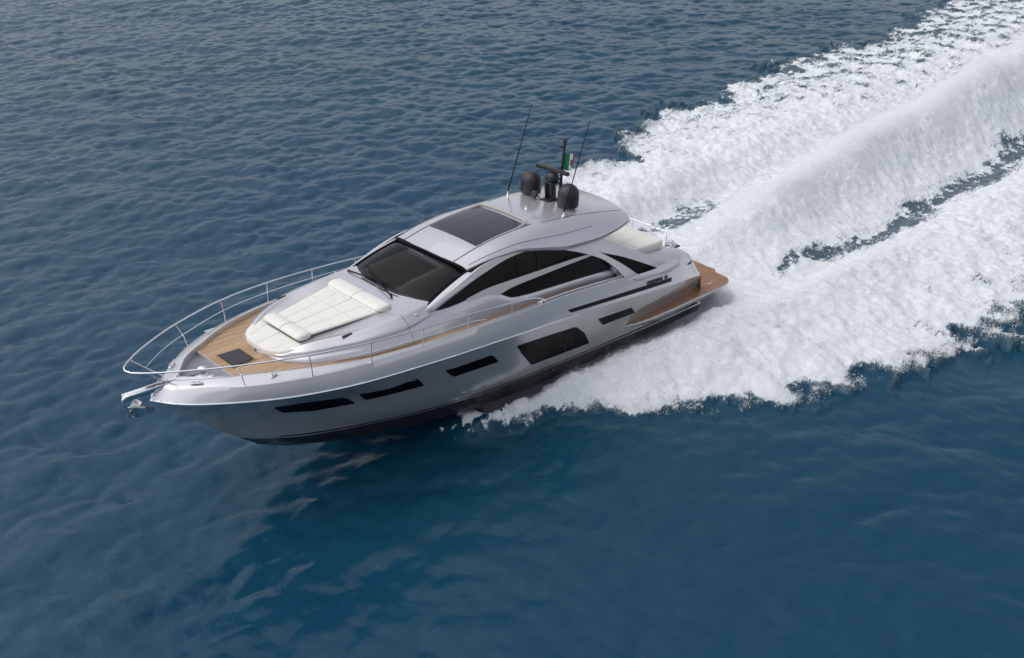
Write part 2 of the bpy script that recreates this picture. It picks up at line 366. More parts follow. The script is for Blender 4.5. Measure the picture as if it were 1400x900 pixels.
# dark side glass + silver frame pieces, traced on the side surface
def arc(pts, n=8): return [(p.x, p.y) for p in cr_path([(a, b, 0) for a, b in pts], n)]
SIDE_TOP = [(13.95, 3.50), (13.0, 3.82), (12.3, 4.03), (11.5, 4.22), (10.6, 4.29), (9.6, 4.13), (8.6, 3.92), (7.7, 3.62)]
shell = arc([(13.75, 3.42), (12.44, 3.86), (11.3, 4.11), (10.6, 4.19), (9.8, 4.16), (8.6, 3.90), (7.3, 3.50), (6.7, 3.10)])+[(6.52, 2.6)]+arc([(7.5, 2.72), (9.9, 2.88), (10.7, 2.95), (11.4, 3.2), (12.4, 3.33), (13.3, 3.30)])
P1 = patch('side_glass', shell, lambda a, b: cab_y(a, b), M_GLASS, yacht, off=0, depth=.04)
mirrored(P1)
# silver blade between upper and lower window
blade = arc([(11.55, 3.40), (10.6, 3.42), (9.4, 3.42), (8.2, 3.36), (7.25, 3.33)])+arc([(7.3, 3.42), (8.2, 3.50), (9.4, 3.56), (10.6, 3.56), (11.7, 3.50)])
blade = arc([(12.6, 3.38), (11.8, 3.36), (11.4, 3.27), (10.8, 3.33), (9.5, 3.35), (8.4, 3.36), (7.3, 3.36)])+arc([(7.25, 3.42), (8.5, 3.47), (9.9, 3.50), (11.2, 3.53), (11.9, 3.53), (12.6, 3.46)])
b1 = patch('window_blade', blade, lambda a, b: cab_y(a, b), M_SILVER, yacht, off=.03, depth=.05); mirrored(b1)
for x0, x1, z0, z1 in ((10.55, 10.50, 3.42, 4.26), (9.75, 9.68, 3.42, 4.1)):
    bm = bmesh.new(); add_tube(bm, [(x0, cab_y(x0, z0)+.004, z0), (x1, cab_y(x1, z1)+.004, z1)], .018, 6)
    q = from_bm('window_mullion', bm, M_TRIM, yacht); mirrored(q)
band = arc([(14.0, 3.44), (12.4, 4.01), (11.5, 4.20), (10.6, 4.26), (9.6, 4.11), (8.3, 3.88)])+arc([(8.5, 3.80), (9.8, 4.10), (10.6, 4.13), (11.3, 4.05), (12.44, 3.82), (13.3, 3.58), (13.78, 3.44)])
q = patch('side_frame', band, cab_y, M_SILVER, yacht, off=.02, depth=.05); mirrored(q)
# ------------------------------------------------------------------ windshield and A pillars
WB = [(14.16, 0, 3.56), (14.14, .6, 3.56), (14.06, 1.15, 3.54), (13.93, 1.66, 3.48)]
WT = [(12.42, 0, 4.22), (12.40, .6, 4.20), (12.33, 1.1, 4.15), (12.25, 1.50, 4.04)]
P = []
ub = np.linspace(0, 1, 14)
B = np.array(WB); Tt = np.array(WT)
for s in ub:
    i = s*3; pb = np.array([pchip(range(4), B[:, a], [i])[0] for a in range(3)]); pt = np.array([pchip(range(4), Tt[:, a], [i])[0] for a in range(3)])
    P.append([lerp(pb, pt, t)+np.array([.25, 0, .42])*.10*math.sin(math.pi*t) for t in np.linspace(0, 1, 9)])
wsP = np.array(P)
wo = sym_grid('windshield', wsP, M_GLASS, yacht, label='black tinted windshield')
solidify(wo, .03)
# windshield border
def border(name, P, r, m):
    e = [Vector(p) for p in P[:, 0]]; s_ = [Vector(p) for p in P[-1, 1:]]; t_ = [Vector(p) for p in P[::-1, -1][1:]]
    half = e+s_+t_; other = [Vector((p.x, -p.y, p.z)) for p in reversed(half)]
    loop = half+other[1:-1]
    bm = bmesh.new(); add_tube(bm, loop, r, 6, closed=True); return from_bm(name, bm, m, wo)
border('windshield_seal', wsP, .034, M_TRIM)
# A pillar: between windshield side edge and side glass
P = []
for t in np.linspace(-.12, 1, 24):
    a = lerp(np.array(WB[-1]), np.array(WT[-1]), t)+np.array([.25, 0, .42])*.10*math.sin(math.pi*max(0, t))
    xx = a[0]-.03-.08*max(0, t); zz = a[2]-.04-.04*t
    k_ = 1-.75*max(0, t)**2
    b_ = np.array([xx-.06, max(a[1]+.10*k_, cab_y(min(13.9, xx-.06), zz-.05)+.03), zz-.04*k_])
    c_ = np.array([xx-.14, b_[1]-.01, zz-.09*k_])
    P.append([a+np.array([0, .01, 0]), lerp(a, b_, .5)+np.array([.03, .02, .05]), b_, c_, c_-np.array([0, .05, 0])])
bm = bmesh.new(); add_grid(bm, P); q = from_bm('windshield_pillar', bm, M_SILVER, yacht, sharp=60); mirrored(q)
# scuttle: silver panel between coachroof and windshield foot
P = []
for s in np.linspace(0, 1, 14):
    i = s*3; pb = np.array([pchip(range(4), B[:, a], [i])[0] for a in range(3)])+np.array([0, 0, -.012])
    yo = pb[1]*1.0
    f_ = np.array([15.0-.15*s, yo*.98, 0]); f_[2] = coach_z(f_[0], f_[1])+.004
    bk = pb+np.array([-.35, 0, -.05])
    P.append([f_, lerp(f_, pb, .5)+np.array([0, 0, .02]), pb, bk])
sym_grid('windshield_scuttle', P, M_SILVER, yacht, sharp=60)
# wipers
for sgn, a0, a1 in ((-1, 1.15, .2), (1, .95, -.05)):
    pv = Vector((14.26, sgn*a0 if sgn < 0 else a0+.35, 3.57))
for pv, tip in (((14.10, -1.45, 3.53), (14.02, -.15, 3.66)), ((14.28, .72, 3.56), (13.92, -.62, 3.72))):
    pv = Vector(pv); tip = Vector(tip)
    bm = bmesh.new(); add_tube(bm, [pv-Vector((0, 0, .04)), pv+Vector((0, 0, .07)), lerp(pv, tip, .15)+Vector((.03, 0, .08)), tip+Vector((.03, 0, .06))], [.035, .03, .024, .020], 8)
    wp = from_bm('wiper', bm, M_TRIM, yacht)
    dv = (tip-pv).normalized(); bl = [tip-dv*.75+Vector((-.02, 0, .03)), tip+dv*.35+Vector((-.02, 0, .03))]
    bl[0] += Vector((0, 0, .01))
    tube('wiper_blade', [bl[0]+Vector((0, 0, .02)), bl[1]+Vector((0, 0, .02))], .026, M_TRIM, wp, seg=6)
# cabin interior seen through the glass
box('cabin_floor', (10.2, 0, 2.35), (7.2, 3.7, .05), M_DARK, yacht, 0)
bm = bmesh.new(); add_box(bm, (12.95, 0, 3.28), (1.0, 3.1, .22), .06); add_box(bm, (12.5, .75, 3.46), (.3, 1.1, .16), .05); from_bm('dashboard', bm, M_DARK, yacht)
bm = bmesh.new(); add_tube(bm, [(12.2+.1*math.sin(a), .75+.2*math.cos(a), 3.4+.17*math.sin(a)) for a in np.linspace(0, 6.28, 20, endpoint=False)], .018, 6, closed=True); add_tube(bm, [(12.45, .75, 3.35), (12.2, .75, 3.4)], .03, 8); from_bm('steering_wheel', bm, M_TRIM, yacht)
for y in (1.05, .4, -.75):
    bm = bmesh.new(); add_box(bm, (11.35, y, 3.0), (.5, .5, .14), .05); add_box(bm, (11.08, y, 3.38), (.14, .5, .75), .06, Matrix.Rotation(-.15, 3, 'Y')); add_box(bm, (11.35, y, 2.65), (.2, .2, .6), .02); from_bm('helm_seat', bm, M_CREAM, yacht)
for y in (1.35, -1.35):
    bm = bmesh.new(); add_box(bm, (8.9, y, 2.7), (2.4, .7, .4), .08); add_box(bm, (8.9, y*1.22, 3.05), (2.4, .2, .5), .07); from_bm('sofa', bm, M_CREAM, yacht)
bm = bmesh.new(); add_box(bm, (8.9, 0, 2.95), (1.2, .6, .05), .01); add_box(bm, (8.9, 0, 2.65), (.2, .2, .6), .02); from_bm('saloon_table', bm, M_TEAK, yacht)
# ------------------------------------------------------------------ roof
def roof_edge(x):
    return (float(pchip([12.45, 11.5, 10.5, 9.5, 8.3, 7.3, 6.3, 5.5], [1.50, 1.63, 1.74, 1.82, 1.90, 1.98, 2.02, 1.98], [x])[0]),
            float(pchip([12.45, 11.5, 10.5, 9.5, 8.3, 7.3, 6.3, 5.5], [4.06, 4.23, 4.28, 4.12, 3.88, 3.86, 3.97, 4.14], [x])[0]))
def roof_c(x): return float(pchip([12.42, 11.4, 10.4, 9.3, 8, 7, 6, 5.3], [4.24, 4.46, 4.58, 4.62, 4.62, 4.57, 4.47, 4.36], [x])[0])
def roof_sec(x):
    ye, ze = roof_edge(x); zc = roof_c(x)
    ys = [0, .5, 1.06, 1.3, lerp(1.3, ye, .55), ye]
    zs = [zc, zc-.01, zc-.045, zc-.085, lerp(zc-.085, ze, .38), ze]
    return ys, zs
def roof_z(x, y):
    ys, zs = roof_sec(x); return float(pchip(ys, zs, [abs(y)])[0])
P = []
xa = np.linspace(0, 1, 60)
for t in xa:
    rowp = []
    for k in range(26):
        s = k/25
        x0 = lerp(12.42, 12.25, s**2); x1 = lerp(5.3, 5.65, s**3)       # rounded front and aft edge
        x = lerp(x0, x1, t); ye, ze = roof_edge(x)
        y = s*ye; z = roof_z(x, y); rowp.append((x, y, z))
    ye, ze = roof_edge(rowp[-1][0]); xl = rowp[-1][0]
    rowp += [(xl, ye-.005, ze-.05), (xl, ye-.12, ze-.07)]
    P.append(rowp)
roof = sym_grid('roof', P, M_SILVER, yacht, sharp=50, label='glossy silver hardtop roof')
P = np.array(P)
# underside
U = P[:, :26].copy(); U[..., 2] -= .10; U[..., 1] *= .975
U[-1, :, 0] += .03
sym_grid('headliner', U[2:], M_GREYD, yacht)
bm = bmesh.new(); e1 = P[-1, :28]; e2 = U[-1]
Pl = np.stack([P[-1, :26], P[-1, :26]+np.array([.0, 0, -.05]), U[-1]], 1)
sym_grid('roof_lip', Pl, M_SILVER, yacht, weld=False)
# sunroof: dark glass, side seams, raised aft frame
def rz(a, b): return roof_z(a, b)
sun_poly = [(11.42, -1.0), (11.42, 1.0), (9.45, .97), (9.45, -.97)]
sg = patch('sunroof', round_poly([(a, b, 0) for a, b in sun_poly], .05), lambda a, b: roof_z(a, b), mat('sunroof_glass', (.02, .02, .024), .1, 0, .3), yacht, off=.012, depth=.03, axis='xy')
for yl in (-.33, .33):
    tube('sunroof_mullion', [(x, yl, roof_z(x, yl)+.012) for x in np.linspace(11.3, 9.6, 8)], .006, M_SEAM, sg, seg=4)
fr = [(x, 1.06*s_, roof_z(x, 1.06)+.004) for s_ in (1,) for x in np.linspace(12.38, 9.25, 24)]
q = tube('roof_seam', fr, .012, M_SEAM, roof, seg=6); mirrored(q)
bm = bmesh.new(); add_tube(bm, cr_path([(9.75, -1.03, roof_z(9.7, 1.03)), (9.42, -1.0, roof_z(9.4, 1.0)+.03), (9.30, -.8, roof_z(9.3, .8)+.04), (9.28, 0, roof_z(9.3, 0)+.04), (9.30, .8, roof_z(9.3, .8)+.04), (9.42, 1.0, roof_z(9.4, 1.0)+.03), (9.75, 1.03, roof_z(9.7, 1.03))], 6), .045, 8)
from_bm('sunroof_frame', bm, mat('frame_grey', (.36, .36, .34), .4, .2), sg)
sm = [(x, lerp(1.3, roof_edge(x)[0], .62), roof_z(x, lerp(1.3, roof_edge(x)[0], .62))+.002) for x in np.linspace(12.1, 7.2, 40)]
q = tube('roof_seam', sm, .008, M_SEAM, roof, seg=5); mirrored(q)
sm = [(x, lerp(1.15, 1.5, (9-x)/3.4), roof_z(x, lerp(1.15, 1.5, (9-x)/3.4))+.002) for x in np.linspace(8.9, 5.6, 30)]
q = tube('roof_seam', sm, .008, M_SEAM, roof, seg=5); mirrored(q)
sm = [(x, roof_edge(x)[0]+.004, roof_edge(x)[1]+.004) for x in np.linspace(8.4, 5.75, 30)]
q = tube('roof_seam', sm, .016, M_SEAM, roof, seg=6); mirrored(q)
sm = [(x, roof_edge(x)[0]+.004, roof_edge(x)[1]+.002) for x in np.linspace(12.3, 8.4, 40)]
q = tube('roof_seam', sm, .007, M_SEAM, roof, seg=6); mirrored(q)
# ------------------------------------------------------------------ arch: side piece from roof edge down to the aft quarter
arch_o = arc([(11.7, 4.17), (10.6, 4.29), (9.5, 4.13), (8.3, 3.90), (7.3, 3.86)], 6)
arch_poly = ([(9.9, 4.18)]+arc([(8.4, 3.90), (7.4, 3.84), (6.7, 3.70), (5.83, 3.26), (4.8, 2.76), (4.3, 2.48), (3.7, 2.20)])
             +[(3.7, 2.0), (5.9, 2.12)]+arc([(6.2, 2.38), (6.6, 2.82), (7.1, 3.22), (8.0, 3.62), (9.2, 4.00)]))
tri = arc([(7.10, 3.42), (6.23, 3.10), (5.31, 2.68), (4.66, 2.36)], 5)+arc([(5.66, 2.42), (6.29, 2.90), (6.9, 3.30)], 5)
def arch_y(x, z): return side_y(x, z)
ao = patch('arch_pillar', arch_poly, arch_y, M_SILVER, yacht, off=.02, depth=.14, step=.12); mirrored(ao)
to = patch('quarter_window', tri, arch_y, M_HGLASS, yacht, off=.03, depth=.2); mirrored(to)
# upper rail of the roof edge blending into the arch top (silver shoulder, 3D)
P = []
for x in np.linspace(10.2, 5.65, 40):
    ye, ze = roof_edge(x); zt = float(np.interp(x, [3.7, 4.1, 4.7, 5.4, 6.3, 7.2, 8.3, 9.9], [2.3, 2.42, 2.72, 3.12, 3.62, 3.80, 3.88, 4.2]))
    ya = side_y(x, zt)+.02
    P.append([(x, ye-.02, ze-.03), (x, lerp(ye, ya, .5)-.0, lerp(ze, zt, .5)-.01), (x, ya, zt), (x, ya-.14, zt-.0)])
# ------------------------------------------------------------------ hull windows and side graphics
def win(name, poly, r=.05, f=hull_y, off=.006, m=M_HGLASS, frame=True, **k):
    o_ = patch(name, round_poly([(a, b, 0) for a, b in poly], r), f, m, yacht, off=off, depth=.02, step=.15, **k)
    lo = round_poly([(a, b, 0) for a, b in poly], r)
    if frame:
        bm_ = bmesh.new(); add_tube(bm_, [(p.x, f(p.x, p.y)+off*.8, p.y) for p in lo], .010, 5, closed=True)
        fr_ = from_bm('frame', bm_, M_TRIM, o_)
    c = mirrored(o_)
    if frame:
        g = mirrored(fr_); g.parent = c
    return o_
win('hull_window', [(18.5, 2.0), (18.2, 1.68), (17.43, 1.54), (16.4, 1.54), (16.81, 1.93), (17.74, 2.05)], [.06, .08, 0, .03, .12, 0])
win('hull_window', [(16.44, 1.93), (16.13, 1.58), (14.45, 1.55), (14.78, 1.94)], [.05, .12, .04, .12])
win('hull_window', [(13.86, 1.88), (13.48, 1.52), (11.84, 1.45), (12.16, 1.80)], [.05, .12, .05, .12])
bw = win('hull_window', [(11.18, 1.75), (10.75, 1.22), (10.34, .76), (9.2, .70), (7.72, .60), (8.10, 1.12), (8.60, 1.52), (9.8, 1.64)], [.05, 0, .05, 0, .05, .1, .12, 0])
win('hull_window', [(7.57, 1.45), (7.24, 1.13), (5.56, 1.0), (5.88, 1.31)], .06)
for a, b in (((8.96, 1.56), (8.92, .70)), ((6.88, 1.38), (6.92, 1.12))):
    q = patch('window_bar', [(a[0]+.07, a[1]-.04), (a[0]-.07, a[1]-.04), (b[0]-.05, b[1]+.05), (b[0]+.09, b[1]+.05)], hull_y, M_TRIM, yacht, off=.012, depth=.015); mirrored(q)
# ------------------------------------------------------------------ stern: quarter mouldings, aft deck, platform
P = []
for x in np.linspace(6.4, 1.35, 60):
    zt = float(pchip([6.4, 5.2, 4.2, 3.2, 2.9, 2.3, 1.8, 1.6, 1.35], [2.62, 2.66, 2.64, 2.52, 2.40, 1.95, 1.40, 1.15, .64], [x])[0])
    yo, zo = rowyz(rub, x) if x > 1.75 else rowyz(rub, 1.75)
    if x < 1.75: zo = lerp(.62, zo, (x-1.35)/.4); yo = lerp(2.05, yo, (x-1.35)/.4)
    zo = min(zo, zt-.02)
    yt = min(2.5, yo-.04); yt = lerp(yt, yo-.25, min(1, max(0, (3.4-x)/1.2)))
    zin = float(np.interp(x, [1.35, 2.0, 3.1, 3.4, 6.4], [.62, 1.0, 2.1, 2.5, 2.6]))
    zin = min(zin, zt-.0); zq = min(zt-.02, float(np.interp(x, [3.0, 4.2, 6.4], [2.46, 2.24, 2.22])))
    P.append([(x, 0, zin), (x, 1.4, zin), (x, 1.62, zin+.01), (x, 1.72, lerp(zin, zt, .8)), (x, 1.85, zt), (x, lerp(1.85, yt, .6), lerp(zt, zq, .35)+.03), (x, yt, zq), (x, lerp(yt, yo, .5)+.03, lerp(zq, zo, .4)), (x, yo-.005, zo+.06), (x, yo+.003, zo)])
sym_grid('stern_quarters', P, M_SILVER, yacht, sharp=45, caps=(-1,))
# panel of the quarter
# platform (wraps the quarters)
def plat_y(x): return float(pchip([5.95, 5.4, 4.4, 3.0, 1.2, .35, .1], [2.36, 2.52, 2.62, 2.66, 2.66, 2.62, 2.46], [x])[0])
P = []
for x in list(np.linspace(5.95, .35, 50))+[.22, .12, .06]:
    yo = plat_y(x); zt = .60; th = float(np.interp(x, [.06, 1, 4, 5.5, 5.95], [.16, .30, .42, .25, .06]))
    yi = 0 if x < 1.5 else lerp(1.9, 2.2, min(1, (x-1.5)/4))
    P.append([(x, yi if x >= 1.5 else 0, zt-.02), (x, yo-.03, zt-.02), (x, yo, zt-.05), (x, yo-.02, zt-.10), (x, yo-.14, zt-th*.8), (x, yo-.36, zt-th-.05), (x, max(0, yo-1.0) if x < 1.5 else yi, zt-th-.06)])
sp = sym_grid('swim_platform', P, M_SILVER, yacht, sharp=50, weld=False, caps=(-1,), label='swim platform with dark wet teak planking')
poly = [(x, plat_y(x)-.04) for x in np.linspace(5.8, .35, 30)]+[(.16, 2.50), (.04, 2.36), (-.06, 1.78), (.12, 1.74), (.12, 0.0)]
poly += [(a, -b) for a, b in reversed(poly[:-1])]
poly2 = [(x, plat_y(x)-.04) for x in np.linspace(5.8, .35, 30)]+[(.16, 2.50), (.03, 2.36), (-.06, 1.74), (-.26, 1.60), (-.30, 0)]
poly2 += [(a, -b) for a, b in reversed(poly2[:-1])]
patch('platform_teak', poly2, lambda a, b: (.612, .575), M_TEAKW, sp, axis='xy', step=.6)
for s_ in (1, -1):
    bm = bmesh.new()
    add_box(bm, (1.03, s_*2.28, .622), (.25, .04, .012), .004)
    for dx in (0, .16): add_box(bm, (.95+dx, s_*2.28, .64), (.09, .05, .035), .01)
    from_bm('cleat', bm, M_CHROME, sp)
box('platform_edge', (-.06, 0, .53), (.42, 3.3, .085), M_SILVER, sp, .02)
# aft deck sun pad and rail, cockpit interior
def cushion(name, poly, z0, z1, parent, r=.12, seams=(), main=1, **k):
    """a padded slab: rounded polygon (x,y), top bulging"""
    pl = round_poly([(a, b, 0) for a, b in poly], r, 6); cx = sum(p.x for p in pl)/len(pl); cy = sum(p.y for p in pl)/len(pl)
    f0 = z0 if callable(z0) else (lambda a, b: z0); f1 = z1 if callable(z1) else (lambda a, b: z1)
    bm = bmesh.new(); rings = []
    for sc, lv in ((.97, 0), (1.0, .18), (1.005, .5), (.995, .8), (.975, .95), (.94, 1.0), (.8, 1.015), (.5, 1.03), (.2, 1.03)):
        rg = []
        for p in pl:
            dx, dy = p.x-cx, p.y-cy; ln = math.hypot(dx, dy)
            k_ = sc if sc < .9 else 1-(1-sc)*min(1, 1.0/max(ln, .01))*1.1
            a, b = cx+dx*k_, cy+dy*k_; rg.append(bm.verts.new((a, b, lerp(f0(a, b), f1(a, b), lv))))
        rings.append(rg)
    n = len(pl)
    for a, b in zip(rings, rings[1:]):
        for i in range(n): bm.faces.new((a[i], a[(i+1) % n], b[(i+1) % n], b[i]))
    bm.faces.new(rings[-1]); bm.faces.new(rings[0][::-1])
    o_ = from_bm(name, bm, M_CUSH, parent, sharp=80, **k)
    for i_, s_ in enumerate(seams):
        pts = [(a, b, lerp(f0(a, b), f1(a, b), 1.02)) for a, b in s_]
        tube('cushion_seam', pts, .006, M_PIPE if i_ < main else M_STITCH, o_, seg=5)
    return o_
M_STITCH = mat('cushion_stitch', (.50, .49, .44), .7)
def lin(a, b, n=10): return [(lerp(a[0], b[0], t), lerp(a[1], b[1], t)) for t in np.linspace(0, 1, n)]
cushion('aft_sunpad', [(6.3, 1.80), (3.6, 1.95), (3.6, -1.95), (6.3, -1.80)], 2.60, 2.90, yacht, .18,
        seams=[lin((6.2, y), (3.7, y*1.05)) for y in (-1.2, -.6, 0, .6, 1.2)]+[lin((4.9, -1.8), (4.9, 1.8))], label='cream sun pad on the aft deck')
bm = bmesh.new(); pt = cr_path([(3.46, -1.9, 2.45), (3.42, -1.86, 3.02), (3.40, -1.6, 3.10), (3.40, 0, 3.10), (3.40, 1.6, 3.10), (3.42, 1.86, 3.02), (3.46, 1.9, 2.45)], 6)
add_tube(bm, pt, .012, 8)
for y in (-1.2, -.4, .4, 1.2): add_tube(bm, [(3.42, y, 2.4), (3.40, y, 3.10)], .009, 6)
from_bm('aft_rail', bm, M_CHROME, yacht)
for s_ in (1, -1):
    bm = bmesh.new()
    pts = [(3.0+.15*math.cos(a), s_*1.80+.15*math.sin(a), 2.50) for a in np.linspace(0, 6.28, 16, endpoint=False)]
    add_tube(bm, pts, .022, 8, closed=True); pts = [(p[0], p[1], 2.56) for p in pts]; add_tube(bm, pts, .02, 8, closed=True)
    add_tube(bm, [(3.0, s_*1.8, 2.35), (3.0, s_*1.8, 2.66)], .05, 12); add_lathe(bm, [(.09, 0), (.09, .03), (.05, .05)], (3.0, s_*1.8, 2.62), 16)
    from_bm('mooring_winch', bm, M_CHROME, yacht)
    box('winch_recess', (3.05, s_*1.8, 2.425), (.75, .36, .04), M_DARK, yacht, .01)
P = [[(x, 0, 1.95), (x, 2.4, 1.95), (x, 2.42, 2.35)] for x in (9.0, 4.6)]
sym_grid('cockpit_sole', P, M_TEAK, yacht)
box('cockpit_seat', (5.9, 1.45, 2.25), (.9, .7, .45), M_CUSH, yacht, .08)
# handrail on aft bulwark
pts = [(x, rowyz(gun, x)[0]-.07, rowyz(gun, x)[1]+.075) for x in np.linspace(10.1, 6.2, 24)]
hr = tube('bulwark_handrail', [(pts[0][0]+.06, pts[0][1], pts[0][2]-.08)]+pts, .016, M_CHROME, yacht, seg=8); mirrored(hr)
# ------------------------------------------------------------------ foredeck cushions
def cz(d_): return lambda a, b: coach_z(a, min(abs(b), .9))+d_
cushion('forward_sunpad', [(17.0, .76), (14.95, 1.10), (14.95, -1.10), (17.0, -.76)], lambda a, b: 3.33+.07*(17-a), lambda a, b: 3.40+.075*(17-a), yacht, .08,
        seams=[lin((17.05, 0), (14.55, 0)), lin((16.95, .4), (15.2, .55)), lin((16.95, -.4), (15.2, -.55)), lin((16.35, -.83), (16.35, .83)), lin((15.75, -.95), (15.75, .95)), lin((15.2, -1.05), (15.2, 1.05))], label='cream quilted sun pad ahead of the windshield')
def bolster(name, x, w0, r, z, lbl, sq=.8):
    bm = bmesh.new(); n = 28; ys = np.linspace(-w0, w0, n); rings = []
    for y in ys:
        e = 1-max(0, (abs(y)-(w0-.08))/.08)**2*.35
        rings.append([bm.verts.new((x+r*1.35*e*math.cos(a), y, z+r*sq*e*math.sin(a))) for a in np.linspace(0, 2*math.pi, 20, endpoint=False)])
    for a, b in zip(rings, rings[1:]):
        for i in range(20): bm.faces.new((a[i], a[(i+1) % 20], b[(i+1) % 20], b[i]))
    bm.faces.new(rings[0][::-1]); bm.faces.new(rings[-1])
    o_ = from_bm(name, bm, M_CUSH, yacht, sharp=60, label=lbl)
    tube('cushion_seam', [(x+r*1.36*math.cos(a), 0, z+r*(sq+.01)*math.sin(a)) for a in np.linspace(-.3, 3.4, 14)], .007, M_PIPE, o_, seg=5)
    return o_
bolster('headrest_bolster', 14.84, 1.14, .20, 3.57, 'cream bolster by the windshield', .5)
bolster('backrest_bolster', 17.18, .82, .17, 3.37, 'cream backrest roll between seat and sun pad', .58)
cushion('bow_seat_cushion', [(18.14, .42), (17.95, .80), (17.35, 1.12), (17.35, -1.12), (17.95, -.80), (18.14, -.42)], lambda a, b: 3.02+.0*a, lambda a, b: 3.20+.10*(18.1-a), yacht, .16,
        seams=[[(a, b*1) for a, b in lin((18.1, 0), (17.4, 0))], lin((18.0, .5), (17.4, .62)), lin((18.0, -.5), (17.4, -.62))], label='cream curved bow seat facing forward')
for s_ in (1, -1):   # cup holders / vents
    bm = bmesh.new(); add_box(bm, (16.36, s_*(T_at(16.36)[3][0]+.06), T_at(16.36)[3][1]+.0), (.30, .07, .03), .01); from_bm('deck_vent', bm, M_DARK, yacht)
    lathe('fuel_cap', [(.05, 0), (.05, .015), (.03, .02)], (14.3, s_*1.78, coach_z(14.3, 1.78)+.01), M_CHROME, yacht, 16)
q = patch('foredeck_hatch', round_poly([(19.02, -.36, 0), (18.44, -.34, 0), (18.44, .34, 0), (19.02, .36, 0)], .03), lambda a, b: (deckz(a)+.045, deckz(a)-.02), mat('hatch_glass', (.02, .018, .022), .22), yacht, axis='xy')
bm = bmesh.new(); add_tube(bm, [(19.06, -.4, deckz(19)+.028), (18.40, -.38, deckz(18.5)+.028), (18.40, .38, deckz(18.5)+.028), (19.06, .4, deckz(19)+.028)], .018, 6, closed=True); from_bm('hatch_frame', bm, M_TEAK, q)
# ------------------------------------------------------------------ railings
top = [(9.98, 2.5, 2.80), (10.15, 2.52, 2.93), (10.5, 2.53, 3.06), (11.0, 2.54, 3.16), (11.4, 2.53, 3.20), (13.06, 2.51, 3.34), (14.65, 2.47, 3.44), (16.25, 2.34, 3.53), (17.91, 2.02, 3.61), (19.55, 1.43, 3.66), (20.7, .83, 3.68), (21.3, .42, 3.68), (21.56, .18, 3.68)]
half = cr_path(top, 6)
full = half+[Vector((21.62, 0, 3.68))]+[Vector((p.x, -p.y, p.z)) for p in reversed(half)]
rail = tube('bow_railing', full, .021, M_CHROME, yacht, seg=10, label='stainless steel bow railing')
posts = [((19.32, 1.33, 2.99), (19.40, 1.36, 3.32), (19.55, 1.43, 3.66)), ((17.82, 2.0, 2.98), (17.85, 2.0, 3.3), (17.91, 2.02, 3.61)), ((16.26, 2.33, 2.94), (16.26, 2.33, 3.2), (16.25, 2.34, 3.53)), ((14.65, 2.46, 2.9), (14.65, 2.46, 3.15), (14.65, 2.47, 3.44)), ((13.06, 2.50, 2.84), (13.06, 2.5, 3.1), (13.06, 2.51, 3.34)), ((11.4, 2.52, 2.78), (11.4, 2.52, 3.0), (11.4, 2.53, 3.20)), ((20.55, .33, 3.02), (20.95, .42, 3.35), (21.28, .45, 3.67))]
for s_ in (1, -1):
    for p in posts:
        tube('stanchion', [(a, s_*b, c) for a, b, c in p], .014, M_CHROME, rail, seg=8)
    mr = cr_path([(12.4, s_*2.51, 2.98), (13.06, s_*2.5, 3.10), (14.65, s_*2.46, 3.17), (16.26, s_*2.33, 3.24), (17.85, s_*2.0, 3.30), (19.42, s_*1.37, 3.33), (20.2, s_*.95, 3.34), (20.93, s_*.42, 3.34)], 5)
    tube('middle_rail', mr, .010, M_CHROME, rail, seg=6)
# ------------------------------------------------------------------ anchor gear
bm = bmesh.new(); add_box(bm, (21.0, .08, 2.98), (1.5, .035, .13), .006, Matrix.Rotation(-.02, 3, 'Y')); add_box(bm, (21.0, -.08, 2.98), (1.5, .035, .13), .006, Matrix.Rotation(-.02, 3, 'Y'))
add_tube(bm, [(21.62, -.1, 3.0), (21.62, .1, 3.0)], .055, 14); add_tube(bm, [(21.1, -.08, 2.96), (21.1, .08, 2.96)], .03, 10)
ar = from_bm('anchor_roller', bm, M_CHROME, yacht)
bm = bmesh.new()
add_tube(bm, cr_path([(21.2, 0, 3.03), (21.66, 0, 3.02), (21.76, 0, 2.9), (21.66, 0, 2.52), (21.58, 0, 2.40)], 4), [.045]*17, 8)
def plate(pts, th=.018):
    v1 = [bm.verts.new(p) for p in pts]; r_ = bmesh.ops.extrude_face_region(bm, geom=[bm.faces.new(v1)])
    bmesh.ops.translate(bm, vec=(-th*.3, 0, th), verts=[g for g in r_['geom'] if isinstance(g, bmesh.types.BMVert)])
for s_ in (1, -1):
    plate([(21.72, 0, 2.46), (21.58, s_*.06, 2.70), (21.38, s_*.27, 2.70), (21.18, s_*.24, 2.48), (21.02, 0, 2.40), (21.4, 0, 2.34)], .04)
add_tube(bm, [(21.70, 0, 2.72), (21.5, 0, 2.66), (21.42, 0, 2.52)], .03, 8)
from_bm('anchor', bm, M_CHROME, yacht)
def dome_(bm, c, r, h): add_lathe(bm, [(r*.8, 0), (r, .02), (r, h*.45), (r*.9, h*.75), (r*.55, h*.95), (r*.1, h)], c, 20)
zw = deckz(19.9)-.09
bm = bmesh.new(); add_lathe(bm, [(.13, 0), (.13, .03), (.07, .06), (.07, .16), (.11, .20), (.11, .24), (.03, .27)], (19.75, .12, zw), 20); from_bm('windlass', bm, M_CHROME, yacht)
bm = bmesh.new(); add_lathe(bm, [(.09, 0), (.09, .1), (.13, .13), (.13, .17), (.04, .2)], (19.95, .38, zw), 20); add_box(bm, (19.72, .42, zw+.07), (.22, .12, .12), .03); from_bm('windlass_motor', bm, M_CHROME, yacht)
for (x, y) in ((20.25, .16), (20.30, -.22), (19.62, -.14)):
    bm = bmesh.new(); dome_(bm, (x, y, zw+.02), .07, .09); from_bm('deck_fairlead', bm, M_CHROME, yacht)
bm = bmesh.new(); n = 34
